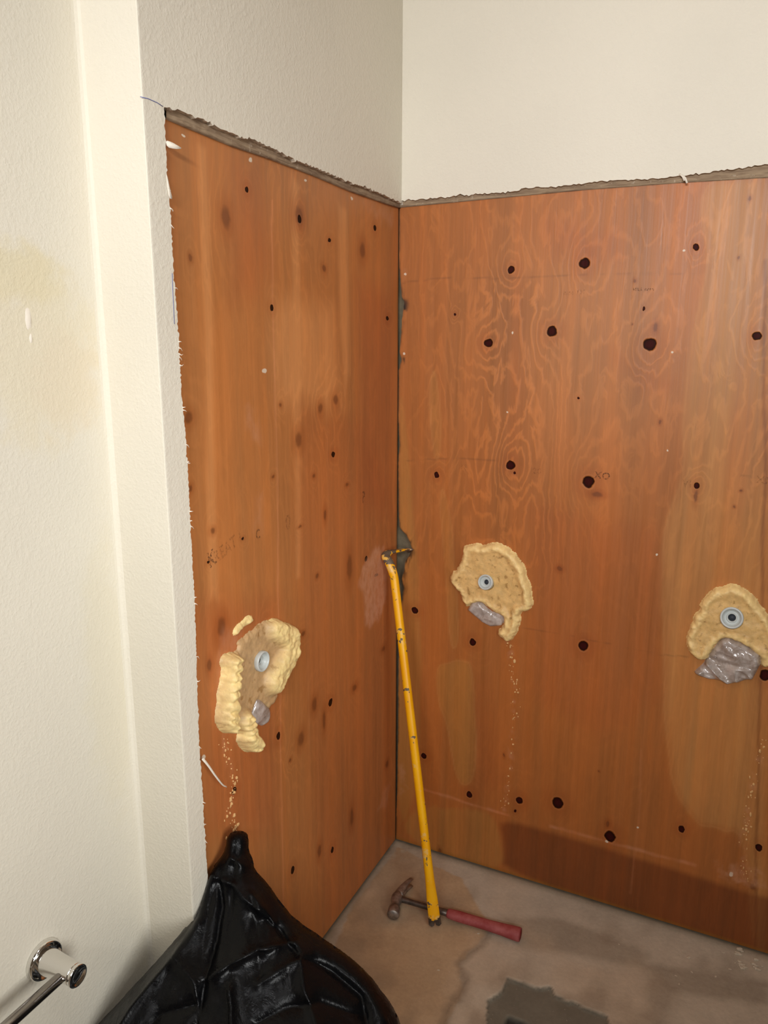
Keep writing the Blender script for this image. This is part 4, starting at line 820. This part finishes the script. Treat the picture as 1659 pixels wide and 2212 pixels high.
# fine tension pleats fanning out from the gathered neck
ang = np.arctan2(Aa-.0, Bb+.12); rad = np.hypot(Aa, Bb+.12)
Hh = Hh + (.004+.005*np.exp(-((rad-.25)/.12)**2))*np.abs(np.sin(ang*19+2.2*vnoise(Aa, Bb, 5, 3, 9)))*fade*ss(-rad, -.62, -.2)
k = np.flatnonzero((s > -st*1.5).ravel()); idx = -np.ones(Aa.size, int); idx[k] = np.arange(len(k))
Hf = np.where(s > 0, Hh, 0).ravel()[k]; Hb = (-np.where(s > 0, .5*depth*pf + .004, 0)).ravel()[k]
a_, b_ = Aa.ravel()[k], Bb.ravel()[k]
# pull the border vertices onto the outline
gB, gA = np.gradient(s, st); gl = np.hypot(gA, gB)+1e-6; sk = s.ravel()[k]; mv = np.where(sk < 0, -sk, 0)
a_ = a_ + (gA/gl).ravel()[k]*mv; b_ = b_ + (gB/gl).ravel()[k]*mv
front = ap + np.outer(a_, e1) + np.outer(b_, sd_) + np.outer(Hf, nb_)
back = ap + np.outer(a_, e1) + np.outer(b_, sd_) + np.outer(Hb, nb_)
V = np.concatenate([front, back]); nf = len(front)
def settle(V):
    x, y, z = V[:, 0], V[:, 1], V[:, 2]
    z = np.maximum(z, .003)
    x = np.where(y > -1.012, np.maximum(x, np.where(y < -.93, .0175, .002)), np.maximum(x, -.108))
    inpier = (y > -1.015) & (y < -.93) & (x < .0175)
    y = np.where((x < .0165) & (y > -1.016) & (y < -.98), -1.016, y)
    return np.stack([x, y, z], 1)
V = settle(V)
F = []
for f in grid_faces(len(as_), len(bs)):
    g = [idx[i] for i in f]
    if min(g) >= 0: F.append(tuple(g)); F.append(tuple(nf+i for i in reversed(g)))
me = mesh_of('trash_bag', V, F)
bm = bmesh.new(); bm.from_mesh(me)
bmesh.ops.recalc_face_normals(bm, faces=bm.faces); bm.to_mesh(me); bm.free()
m = Mat('black_polythene'); c = m.coord()
w1 = m.noise(c, 22, 4, .6, 1.5); w2 = m.noise(c, 75, 4, .65, 1.2); du = m.noise(c, 16, 5, .7)
m.base(m.mix(m.ramp(du, .56, .8, 0, .5), (.003, .003, .0035), (.02, .02, .023)))
m.set(Roughness=m.ramp(du, .4, .75, .22, .42), Specular_IOR_Level=.15)
m.bump(m.math('ADD', w1, m.math('MULTIPLY', w2, .25)), .30, .006); M['bag'] = m.m
bag = link('trash_bag', me, M['bag'], label='big black plastic refuse bag slumped against the white pier', cat='trash bag')

# ------------------------------------------------------------------ chrome towel bar on the left wall
M['chrome'] = plain('chrome', (.78, .77, .75), .08, 1.0)
M['brushed'] = plain('brushed_steel', (.50, .46, .43), .22, 1.0)
tb_y, tb_z = -1.265, .547
tbar = empty('towel_bar', (-.112, tb_y, tb_z), 'chrome towel bar on round flanged posts at the foot of the left white wall', 'towel bar')
parts = []
for yy in (tb_y, tb_y-.61):
    w = (-.112, yy, tb_z)
    parts.append(link('flange', lathe('flange', w, (1, 0, 0), [(0, .0355), (.003, .0355), (.009, .0345), (.0115, .0325), (.0115, .031), (.0085, .029), (.006, .020)], 64), M['chrome']))
    parts.append(link('post', lathe('post', w, (1, 0, 0), [(.004, .0255), (.010, .0242), (.030, .0215), (.060, .0196), (.078, .0190), (.0795, .0188)], 64), M['chrome']))
    parts.append(link('end_cap', lathe('end_cap', (w[0]+.0795, w[1], w[2]), (1, 0, 0), [(0, .0180), (.002, .0196), (.007, .0200), (.0085, .0190), (.0085, .0165), (.0065, .015), (.0068, .004)], 64), M['chrome']))
parts.append(link('rail', lathe('rail', (-.050, tb_y-.012, tb_z), (0, -1, 0), [(0, .0098), (.59, .0098)], 32), M['brushed'], label='brushed metal rail'))
place(parts, tbar)

# dry patch scar on the left wall
m = plain('spackle', lin(238, 228, 212), .7, bumpscale=90, bumpstr=.4)
sy, sz = D['scar']
def blob(name, c2, ru, rz, h, mat, parent, to3):
    V = []; n = 18
    for k in range(n):
        a = 2*math.pi*k/n; q = 1+.35*mnoise.noise(Vector((math.cos(a)*1.5, math.sin(a)*1.5, ru*90)))
        V.append(to3(c2[0]+ru*q*math.cos(a), c2[1]+rz*q*math.sin(a), 0))
    for k in range(n):
        a = 2*math.pi*k/n; V.append(to3(c2[0]+.6*ru*math.cos(a), c2[1]+.6*rz*math.sin(a), h))
    V.append(to3(c2[0], c2[1], h*1.1))
    F = [(k, (k+1) % n, n+(k+1) % n, n+k) for k in range(n)] + [(n+k, n+(k+1) % n, 2*n) for k in range(n)]
    link(name, mesh_of(name, V, F), mat, parent)
wl = bpy.data.objects['wall_left']
blob('spackle_patch', (sy, sz), .006, .016, .0012, m, wl, lambda y, z, d: (-.112+d, y, z))
blob('spackle_patch', (sy+.001, sz-.030), .003, .007, .001, m, wl, lambda y, z, d: (-.112+d, y, z))

# ------------------------------------------------------------------ debris on the floor
M['chip'] = plain('plaster_chip', lin(205, 192, 170), .8)
rr = random.Random(5)
def chip_mesh(s, r):
    bm = bmesh.new(); bmesh.ops.create_icosphere(bm, subdivisions=1, radius=1)
    for v in bm.verts: v.co = Vector((v.co.x*s*(1+.5*r.random()), v.co.y*s*.5*(1+.6*r.random()), v.co.z*s*.22))
    me = bpy.data.meshes.new('chip'); bm.to_mesh(me); bm.free(); return me
CHIPLAB = ['tiny white chip on the floor between the black bag and the hammer', 'longest white chip on the floor, before the right plywood',
 'tiny white chip on the floor below the longest chip, furthest towards the camera', 'tiny white chip on the floor just below the pair of crumbled scraps', 'tiny white chip on the floor midway between hammer and longest chip',
 'tiny white chip on the floor close below the longest chip', 'tiny white chip on the floor under the middle of the hammer grip', 'tiny white chip on the floor between the two larger crumbled scraps, slightly lower',
 'tiny white chip on the floor, leftmost of those beyond the hammer grip', 'tiny white chip on the floor lower left of the longest chip', 'tiny white chip on the floor, upper left of the crumbled scraps', 'tiny white chip on the floor left of the crumbled scraps']
for i, (a, b) in enumerate(D['chips']):
    s = rr.uniform(.0022, .0042) if i != 1 else .007
    big = i == 1
    o = link('plaster_chip', chip_mesh(s, rr), M['chip'], label=CHIPLAB[i], cat='plaster chip', group='small chips on the floor', smooth=False)
    o.location = (a, b, s*.2); o.rotation_euler = (0, 0, rr.uniform(0, 3.1))
lab = ['crumbled plaster scrap touching the base of the right plywood', 'small crumbled plaster scrap in front of the one at the plywood base', 'larger crumbled plaster scrap nearest the right edge of the photo']
for i, (a, b) in enumerate(D['bigchips']):
    bm = bmesh.new()
    for k in range(9):
        g = bmesh.ops.create_icosphere(bm, subdivisions=1, radius=1); q = Vector((rr.gauss(0, .006), rr.gauss(0, .009), .002)); s = rr.uniform(.003, .007)
        for v in g['verts']: v.co = Vector((v.co.x*s, v.co.y*s*.8, v.co.z*s*.35))*(1+.4*rr.random()) + q
    me = bpy.data.meshes.new('scrap'); bm.to_mesh(me); bm.free()
    o = link('plaster_scrap', me, M['chip'], label=lab[i], cat='plaster scrap', smooth=False); o.location = (a, min(b, -.014), 0)
